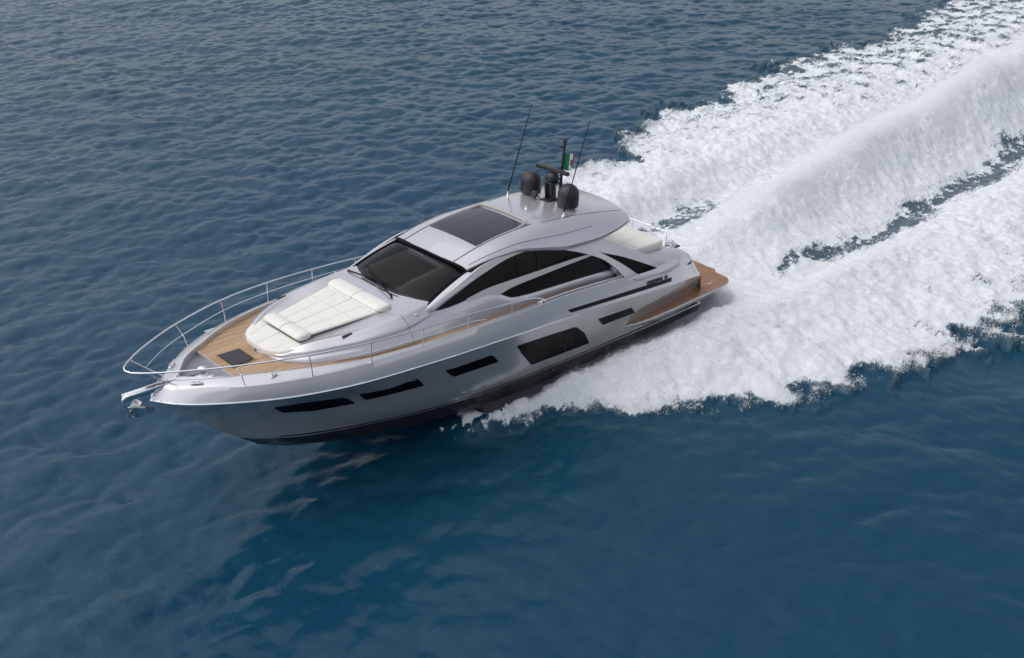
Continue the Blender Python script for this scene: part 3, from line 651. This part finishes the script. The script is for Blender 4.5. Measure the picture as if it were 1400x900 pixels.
for i in range(n):
    t = i/n; c = Vector((lerp(19.85, 21.1, t), lerp(.14, 0, t), zw+.10+.06*t)); aa = .03
    ring = [(c.x+aa*1.2*math.cos(a), c.y+(aa*.7*math.sin(a) if i % 2 else 0), c.z+(0 if i % 2 else aa*.7*math.sin(a))) for a in np.linspace(0, 6.283, 8, endpoint=False)]
    add_tube(bm, ring, .008, 5, closed=True)
from_bm('anchor_chain', bm, mat('chain_steel', (.25, .24, .23), .4, .8), yacht)
for s_ in (1, -1):
    for xx in (18.6, 10.15):
        g = rowyz(gun, xx); bm = bmesh.new(); zc = g[1]+capz(xx)+.03; yc = g[0]-inset(xx)*.6
        add_tube(bm, [(xx-.13, s_*yc, zc+.03), (xx+.13, s_*yc, zc+.03)], .018, 8)
        add_box(bm, (xx, s_*yc, zc-.03), (.16, .05, .02), .004)
        for dx in (-.05, .05): add_tube(bm, [(xx+dx, s_*yc, zc-.04), (xx+dx, s_*yc, zc+.03)], .016, 8)
        from_bm('cleat', bm, M_CHROME, yacht)
    g = (20.15, s_*.62)
    bm = bmesh.new(); add_tube(bm, [(20.05, s_*.68, 3.13), (20.30, s_*.5, 3.13)], .02, 8); add_tube(bm, [(20.12, s_*.63, 3.05), (20.12, s_*.63, 3.13)], .018, 8); add_tube(bm, [(20.23, s_*.55, 3.05), (20.23, s_*.55, 3.13)], .018, 8); add_box(bm, (20.175, s_*.59, 3.06), (.3, .07, .02), .004, Matrix.Rotation(-s_*.62, 3, 'Z'))
    from_bm('cleat', bm, M_CHROME, yacht)
# ------------------------------------------------------------------ roof gear
for s_ in (1, -1):
    zb = roof_z(7.32, .8)-.01
    prof = [(.24, 0), (.27, .05), (.325, .08), (.335, .14)]+[(.335, .45)]+[(.335*math.cos(a), .45+.33*math.sin(a)) for a in np.linspace(.15, 1.5, 9)]
    dm = lathe('satellite_dome', prof[2:], (7.32, s_*.80, zb), M_DARK, yacht, 36)
    lathe('dome_base', prof[:3]+[(.3, .09)], (7.32, s_*.80, zb), M_GREYD, dm, 36)
    zb = roof_z(7.95, 1.2)
    an = tube('whip_antenna', [(7.95, s_*1.2, zb+.12), (7.75, s_*1.2, zb+.7), (7.05, s_*1.2, 7.32)], [.024, .020, .013], M_TRIM, yacht, seg=6)
    bm = bmesh.new(); add_lathe(bm, [(.05, -.02), (.05, .02), (.025, .05), (.022, .14)], (7.95, s_*1.2, zb), 12); from_bm('antenna_mount', bm, M_CHROME, an)
zb = roof_z(7.3, 0)
bm = bmesh.new(); add_box(bm, (7.3, .0, zb+.02), (.5, .36, .05), .015)
for yy in (-.12, .12): add_box(bm, (7.28, yy, zb+.30), (.22, .07, .55), .02, Matrix.Rotation(.12, 3, 'Y'))
add_box(bm, (7.22, 0, zb+.56), (.34, .36, .07), .02)
rp = from_bm('radar_pedestal', bm, M_DARK, yacht)
lathe('radar_motor', [(.12, 0), (.2, .04), (.22, .14), (.17, .25), (.08, .31)], (7.22, 0, zb+.6), M_DARK, rp, 24)
rot = Matrix.Rotation(R_(4), 3, 'Z') @ Matrix.Rotation(R_(0), 3, 'X')
box('radar_array', (7.24, .0, zb+.98), (.13, 1.30, .13), M_DARK, rp, .035, rot)
lathe('searchlight', [(.06, -.02), (.10, .02), (.115, .09), (.115, .14), (.08, .15)], (7.55, -.33, zb+.16), M_DARK, yacht, 20, Matrix.Rotation(R_(80), 3, 'Y'))
bm = bmesh.new(); add_tube(bm, [(7.5, -.33, zb), (7.5, -.33, zb+.16)], .035, 8); from_bm('searchlight_post', bm, M_CHROME, yacht)
bm = bmesh.new(); add_tube(bm, [(6.95, .12, zb), (6.93, .12, zb+.9), (6.85, .12, zb+1.92)], [.05, .045, .04], 10)
add_box(bm, (6.86, .12, zb+1.84), (.10, .10, .14), .02); add_box(bm, (6.90, .03, zb+1.66), (.09, .14, .07), .015)
add_tube(bm, [(7.2, .1, zb+.5), (6.95, .12, zb+.72)], .025, 8); add_tube(bm, [(7.2, .1, zb+.62), (6.95, .12, zb+.84)], .02, 8)
mast = from_bm('light_mast', bm, M_DARK, yacht)
# flag: three vertical bands with a small crest in the white one
W_, H_ = .62, .62
def flag_pt(u, v):
    x = 6.86-.46*u; y = .12+.16*math.sin(u*5.0)*u+.18*u; z = zb+1.42-.50*v*(1-.15*u)-.02*u+.05*math.sin(u*6+v*2)
    return (x+.05*v, y, z)
fl = None
for i, (c, nm) in enumerate((((.0, .22, .09), 'green'), ((.75, .75, .72), 'white'), ((.55, .02, .03), 'red'))):
    bm = bmesh.new(); add_grid(bm, [[flag_pt(lerp(i/3, (i+1)/3, a), b) for b in np.linspace(0, 1, 10)] for a in np.linspace(0, 1, 8)])
    o_ = from_bm('flag' if i == 0 else 'flag_band', bm, mat('flag_'+nm, c, .8), yacht if i == 0 else fl); solidify(o_, .006, 0)
    if i == 0: fl = o_; o_['label'] = 'green white and red flag with a small crest'
bm = bmesh.new(); add_grid(bm, [[tuple(Vector(flag_pt(lerp(.39, .61, a), lerp(.32, .68, b)))) for b in np.linspace(0, 1, 6)] for a in np.linspace(0, 1, 6)])
o_ = from_bm('flag_crest', bm, mat('crest_blue', (.25, .06, .08), .8), fl); solidify(o_, .02, 0)
bm = bmesh.new(); add_tube(bm, [(8.15, -.45, roof_z(8.1, .4)+.05), (8.15, .45, roof_z(8.1, .4)+.05)], .018, 8)
for yy in (-.4, .4): add_tube(bm, [(8.15, yy, roof_z(8.1, .4)-.01), (8.15, yy, roof_z(8.1, .4)+.05)], .014, 6)
lathe('roof_light', [(.05, 0), (.05, .02), (.02, .04), (.015, .12)], (8.5, .15, roof_z(8.5, .15)), M_CHROME, yacht, 16)
bm.free()
# name on the quarter
def text_part(body, size, origin, xdir, zdir, m, parent, name):
    cu = bpy.data.curves.new('t', 'FONT'); cu.body = body; cu.size = size; cu.extrude = .006; cu.shear = .35; cu.space_character = 1.25; cu.offset = .004
    to_ = bpy.data.objects.new('t', cu); COL.objects.link(to_); bpy.context.view_layer.update()
    me = bpy.data.meshes.new_from_object(to_.evaluated_get(bpy.context.evaluated_depsgraph_get())); bpy.data.objects.remove(to_)
    X = Vector(xdir).normalized(); Z = Vector(zdir).normalized(); Y_ = X.cross(Z); Z = Y_.cross(X)*1
    mt = Matrix((X, Z if Z.dot(Vector(zdir)) > 0 else -Z, X.cross(Z if Z.dot(Vector(zdir)) > 0 else -Z))).transposed().to_4x4(); mt.translation = Vector(origin)
    me.transform(mt); return link(name, me, m, parent, False)
a = Vector((5.45, side_y(5.45, 2.16)+.03, 2.15)); b = Vector((3.95, 2.5+.05, 2.02))
from mathutils.bvhtree import BVHTree
def surf_y(x, z, names=('stern_quarters', 'bulwark', 'hull_side')):
    best = 0
    for nm in names:
        o_ = bpy.data.objects[nm]
        if nm not in _bvh: _bvh[nm] = BVHTree.FromPolygons([v.co for v in o_.data.vertices], [p.vertices for p in o_.data.polygons])
        h = _bvh[nm].ray_cast(Vector((x, 6, z)), Vector((0, -1, 0)))
        if h[0] is not None: best = max(best, h[0].y)
    return best
_bvh = {}
q = patch('side_intake', [(9.13, 2.28), (8.95, 2.15), (3.87, 1.67), (3.87, 1.82)], surf_y, M_TRIM, yacht, off=.008, depth=.02); mirrored(q)
q = patch('quarter_vent', [(2.95, 2.02), (2.90, 1.96), (2.45, 1.88), (2.32, 2.0), (2.36, 2.04), (2.5, 1.99)], surf_y, M_TRIM, yacht, off=.008, depth=.02, step=.1); mirrored(q)
if 0: q = patch('quarter_slot', [(3.72, 1.98), (3.70, 1.93), (3.10, 1.90), (3.10, 1.95)], surf_y, M_SEAM, yacht, off=.008, depth=.02, step=.1); mirrored(q)
gs = [(x, surf_y(x, z)+.004, z) for x, z in [(5.95, 2.36), (5.75, 2.24), (5.5, 2.19), (5.0, 2.16), (4.4, 2.11), (3.85, 2.06)]]
q = tube('quarter_seam', gs, .008, M_SEAM, yacht, seg=5); mirrored(q)
ya_, yb_ = surf_y(5.2, 1.98), surf_y(3.95, 1.88)
a = Vector((5.25, ya_+.02, 1.955)); b = Vector((3.95, yb_+.02, 1.85))
text_part('PERSHING 70', .155, a, b-a, (0, -.12, 1), M_TRIM, yacht, 'name_lettering')
text_part('PERSHING 70', .155, Vector((b.x, -b.y, b.z)), Vector((a.x-b.x, -(a.y-b.y), a.z-b.z)), (0, .12, 1), M_TRIM, yacht, 'name_lettering')

# ------------------------------------------------------------------ the sea
def fft_waves(Lt, n, wind, wdir, seed, amp, cut_lo=0., cut_hi=1e9, spread=2):
    r = np.random.default_rng(seed); k1 = np.fft.fftfreq(n, Lt/n)*2*np.pi
    kx, ky = np.meshgrid(k1, k1, indexing='ij'); k = np.hypot(kx, ky); k[0, 0] = 1
    Lw = wind**2/9.81; c = (kx*math.cos(wdir)+ky*math.sin(wdir))/k
    ph = np.exp(-1/(k*Lw)**2)/k**4*(np.abs(c)**spread+.06)*np.exp(-(k*.05)**2)
    ph[(k < cut_lo) | (k > cut_hi)] = 0; ph[0, 0] = 0
    h = np.fft.ifft2(np.sqrt(ph)*(r.normal(size=(n, n))+1j*r.normal(size=(n, n))))
    Hx = h.real; sg_ = Hx.std(); F = np.fft.fft2(Hx)
    dx = np.fft.ifft2(-1j*kx/k*F).real; dy = np.fft.ifft2(-1j*ky/k*F).real
    return [amp*q/sg_ for q in (Hx, dx, dy)]
def sample(T, Lt, x, y):
    n = T.shape[0]; u = (x/Lt*n) % n; v = (y/Lt*n) % n; i = np.floor(u).astype(int); j = np.floor(v).astype(int); a = u-i; b = v-j
    i %= n; j %= n; i1 = (i+1) % n; j1 = (j+1) % n
    return T[i, j]*(1-a)*(1-b)+T[i1, j]*a*(1-b)+T[i, j1]*(1-a)*b+T[i1, j1]*a*b
def noise_tile(n, beta, seed, lo=1, hi=1e9):
    r = np.random.default_rng(seed); f = np.fft.fftfreq(n)*n; fx, fy = np.meshgrid(f, f, indexing='ij'); k = np.hypot(fx, fy); k[0, 0] = 1
    A = k**(-beta); A[(k < lo) | (k > hi)] = 0; A[0, 0] = 0
    q = np.fft.ifft2(A*np.exp(2j*np.pi*r.random((n, n)))).real; return q/q.std()
WD = R_(52)
wA = fft_waves(61., 1024, 2.1, WD, 3, .033)
wC = fft_waves(143., 512, 5.0, WD-.35, 9, .05, cut_hi=1.2)
wB = fft_waves(17.3, 512, 1.4, WD+.5, 5, .016, cut_lo=2.)
nA = noise_tile(512, 1.9, 11, 2, 90); nB = noise_tile(512, 1.8, 12, 3, 90); nC = noise_tile(512, 1.6, 13, 5, 90); nR = 1-np.abs(noise_tile(512, 1.25, 14, 3))
def sstep(a, b, x): t = np.clip((x-a)/(b-a), 0, 1); return t*t*(3-2*t)
# wake envelope: X forward, |y| outwards
def outer_edge(X, side):
    port = np.interp(X, [-400, -120, -60, -20, -5.5, 0, 3.7, 6, 7.8, 9.1, 10.5, 12.3, 13.2], [60, 26, 17, 12.2, 10.9, 9.7, 8.6, 7.3, 5.6, 4.0, 3.2, 2.35, 1.9])
    stb = np.interp(X, [-400, -120, -60, -40, -25, -15, -8, -3, 0, 4, 7.8, 9.1, 10.5, 12.3, 13.2], [60, 26, 15, 12.5, 13.2, 12.2, 10.3, 8.8, 7.4, 6.3, 5.0, 4.0, 3.2, 2.35, 1.9])
    return np.where(side > 0, port, stb)
def sea_fields(X, Y):
    ay = np.abs(Y); sd = np.sign(Y)
    n1 = sample(nA, 19., X+3.1*Y*.1, Y); n2 = sample(nB, 7.3, X, Y); n3 = sample(nC, 3.1, X, Y+.3*X)
    lob = sample(nB, 11., X*1.0, 5.+X*.35)                      # scallops of the outer edge
    oe = outer_edge(X, sd)
    grow = sstep(13.5, 7, X)
    edge = oe+(n1*.40+n2*.24+n3*.16)*grow*np.clip(oe/5, .2, 1.3)*1.0+.28*lob*grow
    inside = sstep(0.25, -.35, ay-edge)*sstep(12.7, 11.9, X+.4*n3)
    # heights
    w_rel = np.clip(ay/np.maximum(oe, .5), 0, 1.2)
    crest_y = np.interp(X, [-30, -8, 0, 4, 8, 11, 13], [6.5, 5.6, 4.9, 4.2, 3.2, 2.5, 2.0])
    crest_h = np.interp(X, [-60, -25, -10, -3, 1, 5, 8, 10.5, 12.6, 13.2], [.10, .2, .35, .55, .75, .80, .68, .58, .42, .12])
    rel = ay-crest_y; wid = np.where(rel > 0, np.maximum(.6, (oe-crest_y)*.55), .8)
    hc = crest_h*np.exp(-(rel/wid)**2)*sstep(.7, -.7, ay-edge)
    hr_ = np.interp(X, [-120, -60, -40, -25, -14, -8, -4, -1.5, 0, 1], [1.0, 2.5, 2.6, 2.2, 1.6, 1.15, .8, .45, .1, 0])
    rw = np.interp(X, [-120, -50, -20, -8, -2, 1], [3.6, 3.0, 2.1, 1.7, 1.3, 1.0])
    hr2 = hr_*np.exp(-(ay/rw)**2*1.3)
    trough = -.22*np.exp(-((ay-3.6)/.9)**2)*sstep(0, -4, X)*sstep(-60, -30, X)
    lift = .16*inside*inside*grow
    foam = sstep(.55, -.8, ay-edge+.12*n3)*sstep(12.9, 12.0, X+.4*n3)
    ty = np.interp(X, [-80, -25, -10, -4, -1.5, 0], [4.6, 3.9, 3.6, 3.2, 2.9, 2.7]); tw = np.interp(X, [-80, -25, -10, -4, -1.5, 0], [.6, .8, .62, .42, .25, .1])+np.where(sd < 0, .75, 0)*sstep(-.5, -2.5, X)
    tr = np.exp(-((ay-ty+.30*n1)/(tw*.85))**2)*sstep(-.6, -3.5, X)*sstep(-70, -30, X)*np.where(sd > 0, 1., sstep(-9, -5, X))
    foam = foam*(1-(.50+.10*n2+.14*n3)*tr)
    foam = foam*(1-sstep(1.6, 1.1, ay)*sstep(10, 11.5, X))
    older = sstep(-2, -40, X)
    lace = .20*older*sstep(3.5, 6, ay)*(.7+.4*n2+.2*n1)+.08*sstep(5, 9, ay)*sstep(4, -4, X)*(1+n2)
    foam = foam*(1-lace)
    # scattered thinning near outer edge
    return dict(inside=inside, foam=foam, hc=hc, hr=hr2, trough=trough, lift=lift, n1=n1, n2=n2, n3=n3, tr=tr, crest=crest_h*np.exp(-(rel/1.2)**2), hr0=hr_)
def sea_height(X, Y, att=1.):
    att = att*(1-.45*sstep(2, 7, Y)*sstep(-25, -8, X)); h = sample(wC[0], 143., X, Y)*np.minimum(1, att*1.5)+sample(wA[0], 61., X, Y)*att+sample(wB[0], 17.3, X, Y)*att
    F = sea_fields(X, Y)
    rough = F['inside']*sstep(.25, 1., F['inside'])
    lump = (.06*F['n1']+.03*F['n2']+.022*F['n3'])*rough*(1+1.0*np.clip(F['hc'], 0, 1.2)+.5*np.clip(F['hr'], 0, 2))*(1-.8*F['tr'])
    rdg = ((.03+.05*sstep(0, -12, X))*sample(nR, 6.3, X*1.5+Y*.5, Y*.6))*rough*(1-.7*F['tr'])
    z = h*(1-.75*rough)+F['hc']*1.0+F['hr']+F['trough']+F['lift']+lump+rdg
    # hull planes over the water: keep the surface under the hull
    hull = sstep(2.35, 1.7, np.abs(Y))*sstep(12.5, 10.5, X)*sstep(-.2, .8, X)
    hy = np.abs(Y)
    side = sstep(3.0, 2.15, hy)*sstep(13.1, 11.5, X)*sstep(-.6, .8, X)
    zt = np.interp(X, [0, 3, 6, 9, 11, 12.4, 13], [-.50, -.36, -.08, .25, .40, .42, .15])
    z = z*(1-side)+(zt+.07*F['n2']+.05*F['n3']+.04*F['n1'])*side
    z = z*(1-hull)+np.minimum(z, -.75)*hull
    return z, F
def axis_pts(a, b, step, far):
    mid = np.arange(a, b+1e-6, step); g = []; s = step; x = b
    while x < far: s *= 1.13; x += s; g.append(x)
    l = []; s = step; x = a
    while x > -far: s *= 1.13; x -= s; l.append(x)
    return np.array(l[::-1]+list(mid)+g)
ax = axis_pts(-66, 29, .11, 9000); ay_ = axis_pts(-70, 22, .11, 9000)
X, Y = np.meshgrid(ax, ay_, indexing='ij')
def cell(a): 
    s = np.gradient(a); return s
att = sstep(3.0, .5, np.maximum(cell(ax)[:, None], cell(ay_)[None, :])+0*X)
Z, F = sea_height(X, Y, att)
oe_ = outer_edge(X, np.sign(Y)); chop = 1.0*att*(1-sstep(2.2, .6, np.abs(Y)-oe_)*sstep(15, 13, X))
XX = X+chop*(sample(wA[1], 61., X, Y)+sample(wB[1], 17.3, X, Y)); YY = Y+chop*(sample(wA[2], 61., X, Y)+sample(wB[2], 17.3, X, Y))
nx, ny = X.shape
co = np.stack([XX, YY, Z], -1).reshape(-1, 3).astype(np.float32)
idx = np.arange(nx*ny).reshape(nx, ny)
quads = np.stack([idx[:-1, :-1], idx[1:, :-1], idx[1:, 1:], idx[:-1, 1:]], -1).reshape(-1, 4)
me = bpy.data.meshes.new('sea'); me.vertices.add(len(co)); me.vertices.foreach_set('co', co.ravel())
me.loops.add(quads.size); me.loops.foreach_set('vertex_index', quads.ravel().astype(np.int32))
me.polygons.add(len(quads)); me.polygons.foreach_set('loop_start', np.arange(0, quads.size, 4, dtype=np.int32)); me.polygons.foreach_set('loop_total', np.full(len(quads), 4, np.int32))
me.polygons.foreach_set('use_smooth', np.ones(len(quads), bool)); me.update(); me.validate()
at = me.attributes.new('foam', 'FLOAT', 'POINT'); at.data.foreach_set('value', F['foam'].ravel().astype(np.float32))
at = me.attributes.new('aerated', 'FLOAT', 'POINT'); at.data.foreach_set('value', F['inside'].ravel().astype(np.float32))
at = me.attributes.new('dense', 'FLOAT', 'POINT'); at.data.foreach_set('value', np.clip(F['hc']*1.3+F['hr']*.9+.5*sstep(-12, 3, X)*sstep(7, 4, np.abs(Y)), 0, 1).ravel().astype(np.float32))
def sea_material():
    m = bpy.data.materials.new('sea_water'); m.use_nodes = True; nt = m.node_tree; nt.nodes.clear()
    n = lambda t, **k: N(m, t, **k)
    o_ = n('ShaderNodeOutputMaterial')
    geo = n('ShaderNodeNewGeometry')
    def noise(scale, detail=6, stretch=(1, 1, 1), rough=.55, rot=0):
        mp = n('ShaderNodeMapping'); mp.inputs['Scale'].default_value = stretch; mp.inputs['Rotation'].default_value = (0, 0, rot); L(m, geo.outputs['Position'], mp.inputs[0])
        z = n('ShaderNodeTexNoise'); z.inputs['Scale'].default_value = scale; z.inputs['Detail'].default_value = detail; z.inputs['Roughness'].default_value = rough
        L(m, mp.outputs[0], z.inputs['Vector']); return z.outputs['Fac']
    def math_(op, a, b=None, c=None, clamp=False):
        q = n('ShaderNodeMath', operation=op, use_clamp=clamp)
        for i, v in enumerate((a, b, c)):
            if v is None: continue
            if isinstance(v, (int, float)): q.inputs[i].default_value = v
            else: L(m, v, q.inputs[i])
        return q.outputs[0]
    def attr(nm):
        q = n('ShaderNodeAttribute'); q.attribute_name = nm; return q.outputs['Fac']
    foam, aer, dense = attr('foam'), attr('aerated'), attr('dense')
    # water
    wb = n('ShaderNodeBsdfPrincipled'); wb.inputs['IOR'].default_value = 1.333; wb.inputs['Roughness'].default_value = .08; wb.inputs['Specular IOR Level'].default_value = .38
    patchn = noise(.035, 4); deep = n('ShaderNodeMix', data_type='RGBA'); deep.inputs[6].default_value = (.0055, .048, .068, 1); deep.inputs[7].default_value = (.0045, .037, .096, 1); L(m, patchn, deep.inputs[0])
    aq = n('ShaderNodeMix', data_type='RGBA'); aq.inputs[7].default_value = (.095, .13, .14, 1); L(m, deep.outputs[2], aq.inputs[6]); L(m, math_('MULTIPLY', math_('POWER', aer, 3.0), .55), aq.inputs[0])
    L(m, aq.outputs[2], wb.inputs['Base Color'])
    rip = math_('ADD', math_('MULTIPLY', noise(1.9, 7, (1, .42, 1), .6, -WD), .8), math_('MULTIPLY', noise(6.5, 6, (1, .5, 1), .66, -WD-.4), .34))
    bp = n('ShaderNodeBump'); bp.inputs['Strength'].default_value = .7; bp.inputs['Distance'].default_value = .065; L(m, math_('MULTIPLY', rip, math_('MULTIPLY_ADD', noise(.09, 4, (1, .6, 1), .6, .6), 2.0, -.2)), bp.inputs['Height']); L(m, bp.outputs[0], wb.inputs['Normal'])
    # foam
    fb = n('ShaderNodeBsdfPrincipled'); fb.inputs['Roughness'].default_value = .9; fb.inputs['Specular IOR Level'].default_value = .15
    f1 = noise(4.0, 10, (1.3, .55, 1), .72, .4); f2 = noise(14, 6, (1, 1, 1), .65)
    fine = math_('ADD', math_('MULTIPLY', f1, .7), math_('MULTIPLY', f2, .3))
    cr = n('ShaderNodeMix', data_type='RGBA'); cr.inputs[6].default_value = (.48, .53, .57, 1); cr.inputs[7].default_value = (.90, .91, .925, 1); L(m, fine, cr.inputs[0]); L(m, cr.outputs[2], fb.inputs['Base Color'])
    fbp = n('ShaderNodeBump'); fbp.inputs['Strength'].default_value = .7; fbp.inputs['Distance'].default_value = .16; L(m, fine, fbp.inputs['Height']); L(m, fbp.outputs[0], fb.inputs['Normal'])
    # mask: foam amount against a lacy threshold
    thr = math_('SUBTRACT', 1.0, foam)
    lacy = math_('ADD', math_('MULTIPLY', noise(1.7, 10, (.38, 1.6, 1), .78, .22), .58), math_('MULTIPLY', noise(9, 8, (.5, 1.3, 1), .75, .2), .42))
    lac2 = math_('ADD', lacy, math_('MULTIPLY', dense, .16))
    # threshold moves from .40 (full foam) to .8 (none)
    th = math_('MULTIPLY_ADD', thr, .42, .385)
    mr = n('ShaderNodeMapRange', interpolation_type='SMOOTHSTEP'); L(m, math_('SUBTRACT', lac2, th), mr.inputs[0]); mr.inputs['From Min'].default_value = -.05; mr.inputs['From Max'].default_value = .07
    mx = n('ShaderNodeMixShader'); L(m, math_('MULTIPLY', mr.outputs[0], math_('MULTIPLY', foam, 6.0, None, True)), mx.inputs[0]); L(m, wb.outputs[0], mx.inputs[1]); L(m, fb.outputs[0], mx.inputs[2]); L(m, mx.outputs[0], o_.inputs['Surface'])
    return m
sea = link('sea', me, sea_material(), None, False)
sea['kind'] = 'structure'; sea['label'] = 'dark blue open sea rippled by a light wind with white wake'
# ------------------------------------------------------------------ flying spray: droplets and shreds of foam over the wake
def droplets(name, pts, sizes, label, m):
    ico = np.array([(0, 0, 1), (.94, 0, -.33), (-.47, .82, -.33), (-.47, -.82, -.33)]); fc = np.array([(0, 1, 2), (0, 2, 3), (0, 3, 1), (1, 3, 2)])
    ico = np.array([(1, 0, 0), (-1, 0, 0), (0, 1, 0), (0, -1, 0), (0, 0, 1), (0, 0, -1)], float); fc = np.array([(0, 2, 4), (2, 1, 4), (1, 3, 4), (3, 0, 4), (2, 0, 5), (1, 2, 5), (3, 1, 5), (0, 3, 5)])
    n = len(pts); sc = rng.uniform(.6, 1.5, (n, 1, 3))*sizes[:, None, None]
    V = (ico[None]*sc+pts[:, None]).reshape(-1, 3).astype(np.float32); Fc = (fc[None]+6*np.arange(n)[:, None, None]).reshape(-1, 3).astype(np.int32)
    me = bpy.data.meshes.new(name); me.vertices.add(len(V)); me.vertices.foreach_set('co', V.ravel()); me.loops.add(Fc.size); me.loops.foreach_set('vertex_index', Fc.ravel())
    me.polygons.add(len(Fc)); me.polygons.foreach_set('loop_start', np.arange(0, Fc.size, 3, dtype=np.int32)); me.polygons.foreach_set('loop_total', np.full(len(Fc), 3, np.int32)); me.polygons.foreach_set('use_smooth', np.ones(len(Fc), bool)); me.update()
    o_ = link(name, me, m, None, False); o_['kind'] = 'stuff'; o_['label'] = label; o_['category'] = 'spray'; return o_
M_SPRAY = mat('spray_white', (.85, .86, .87), .8, spec=.3)
def scatter(n, fx, fy, lift, zscale):
    X_ = fx(n); Y_ = fy(n, X_); Z_, F_ = sea_height(X_, Y_, 1.); keep = rng.random(n) < F_['inside']
    up = rng.exponential(1, n)*zscale(X_, Y_, F_); return np.stack([X_, Y_, Z_+up+lift], -1)[keep], F_, keep
# side sheets
def sy(n, X_):
    s_ = rng.choice([-1, 1], n); oe = outer_edge(X_, s_); return s_*(oe-np.abs(rng.normal(0, .5, n))*np.clip(oe/5, .3, 1)+.15)
n = 140000
Xs = rng.uniform(-14, 11.6, n); Ys = sy(n, Xs); Zs, Fs = sea_height(Xs, Ys)
hz = rng.exponential(.07, n)*np.clip((Xs+16)/16, .1, 1.2); k = (Fs['inside'] > .35) & (rng.random(n) < .3+Fs['inside']) & ((np.abs(Ys) > 2.5) | (Xs < 0))
P1 = np.stack([Xs, Ys, Zs+hz+.01], -1)[k]; s1 = np.clip((rng.exponential(.003, k.sum())+.003)*np.interp(P1[:, 0], [7, 11], [1, .6]), 0, .016)
droplets('edge_spray', P1, s1, 'white droplets flung along the outer edges of the wake', M_SPRAY)
n = 170000
Xs = rng.uniform(-10, 11.5, n); s_ = rng.choice([-1, 1], n, p=[.3, .7]); cy = np.interp(Xs, [-30, -8, 0, 4, 8, 11, 13], [6.5, 5.4, 4.4, 3.9, 3.2, 2.7, 2.1]); Ys = s_*(cy+.5+rng.normal(0, 1.1, n)); Zs, Fs = sea_height(Xs, Ys)
k = (np.abs(Ys) > 2.6) & (Fs['inside'] > .7); hz = rng.exponential(.10, n)*np.clip(Fs['crest'], .1, 1.3)
P1 = np.stack([Xs, Ys, Zs+hz], -1)[k]; s1 = np.clip((rng.exponential(.003, k.sum())+.003)*np.interp(P1[:, 0], [7, 11], [1, .55]), 0, .02)
droplets('bow_wave_spray', P1, s1, 'white spray thrown up beside the hull', M_SPRAY)
n = 90000
Xs = -rng.gamma(2.2, 9, n)-.3; Ys = rng.normal(0, 1, n)*np.interp(Xs, [-60, -20, -2], [1.8, 1.2, .8]); Zs, Fs = sea_height(Xs, Ys); k = Xs > -64
hz = rng.exponential(.16, n)*np.clip(Fs['hr0'], .2, 3)*.8
P1 = np.stack([Xs, Ys, Zs+hz], -1)[k]; s1 = np.clip(rng.exponential(.005, k.sum())+.004, 0, .02)
droplets('rooster_tail_spray', P1, s1, 'white rooster tail of spray rising behind the stern', M_SPRAY)

# ------------------------------------------------------------------ mist: thin even veils of fine water hanging over the wake
def mist(name, x0, x1, y0, y1, top, dens, label, step=.3):
    gx = np.arange(x0, x1+1e-6, step); gy = np.arange(y0, y1+1e-6, step); X, Y = np.meshgrid(gx, gy, indexing='ij'); Z, F_ = sea_height(X, Y)
    nz = .5*sample(nA, 13., X+4, Y)+.45*sample(nB, 4.1, X, Y+7)+.25*sample(nC, 2.2, X, Y)
    T = top(X, Y, nz); T = np.maximum(T, -.15)
    e = np.minimum(np.minimum((X-x0)/step, (x1-X)/step), np.minimum((Y-y0)/step, (y1-Y)/step)); T = np.where(e < .5, -.15, T)
    bm = bmesh.new(); V = add_grid(bm, np.stack([X, Y, Z+T], -1)); W = add_grid(bm, np.stack([X, Y, Z-.3], -1), True)
    def wall(a, b):
        for i in range(len(a)-1): bm.faces.new((a[i], a[i+1], b[i+1], b[i]))
    wall([v for v in V[0]], [v for v in W[0]]); wall(V[-1], W[-1]); wall([r_[0] for r_ in V], [r_[0] for r_ in W]); wall([r_[-1] for r_ in V], [r_[-1] for r_ in W])
    m = bpy.data.materials.new('mist'); m.use_nodes = True; t_ = m.node_tree; t_.nodes.clear(); o_ = t_.nodes.new('ShaderNodeOutputMaterial'); v_ = t_.nodes.new('ShaderNodeVolumePrincipled')
    v_.inputs['Color'].default_value = (.97, .98, .99, 1); v_.inputs['Density'].default_value = dens; v_.inputs['Anisotropy'].default_value = .1; t_.links.new(v_.outputs[0], o_.inputs['Volume'])
    o = from_bm(name, bm, m, None, sharp=180); o['kind'] = 'stuff'; o['label'] = label; o['category'] = 'mist'; return o
mist('rooster_tail_mist', -62, -.3, -6.5, 3.6, lambda X, Y, nz: (np.interp(X, [-60, -40, -20, -10, -4, -.5], [.5, .7, .7, .5, .3, .08])*np.exp(-((Y+np.interp(X, [-60, -25, -8, 0], [1.6, 1.5, 1.0, 0]))/np.interp(X, [-60, -20, -2], [2.6, 2.4, 1.5]))**2)*(1+.45*nz)-.10), 1.3, 'pale mist drifting off the rooster tail behind the stern')
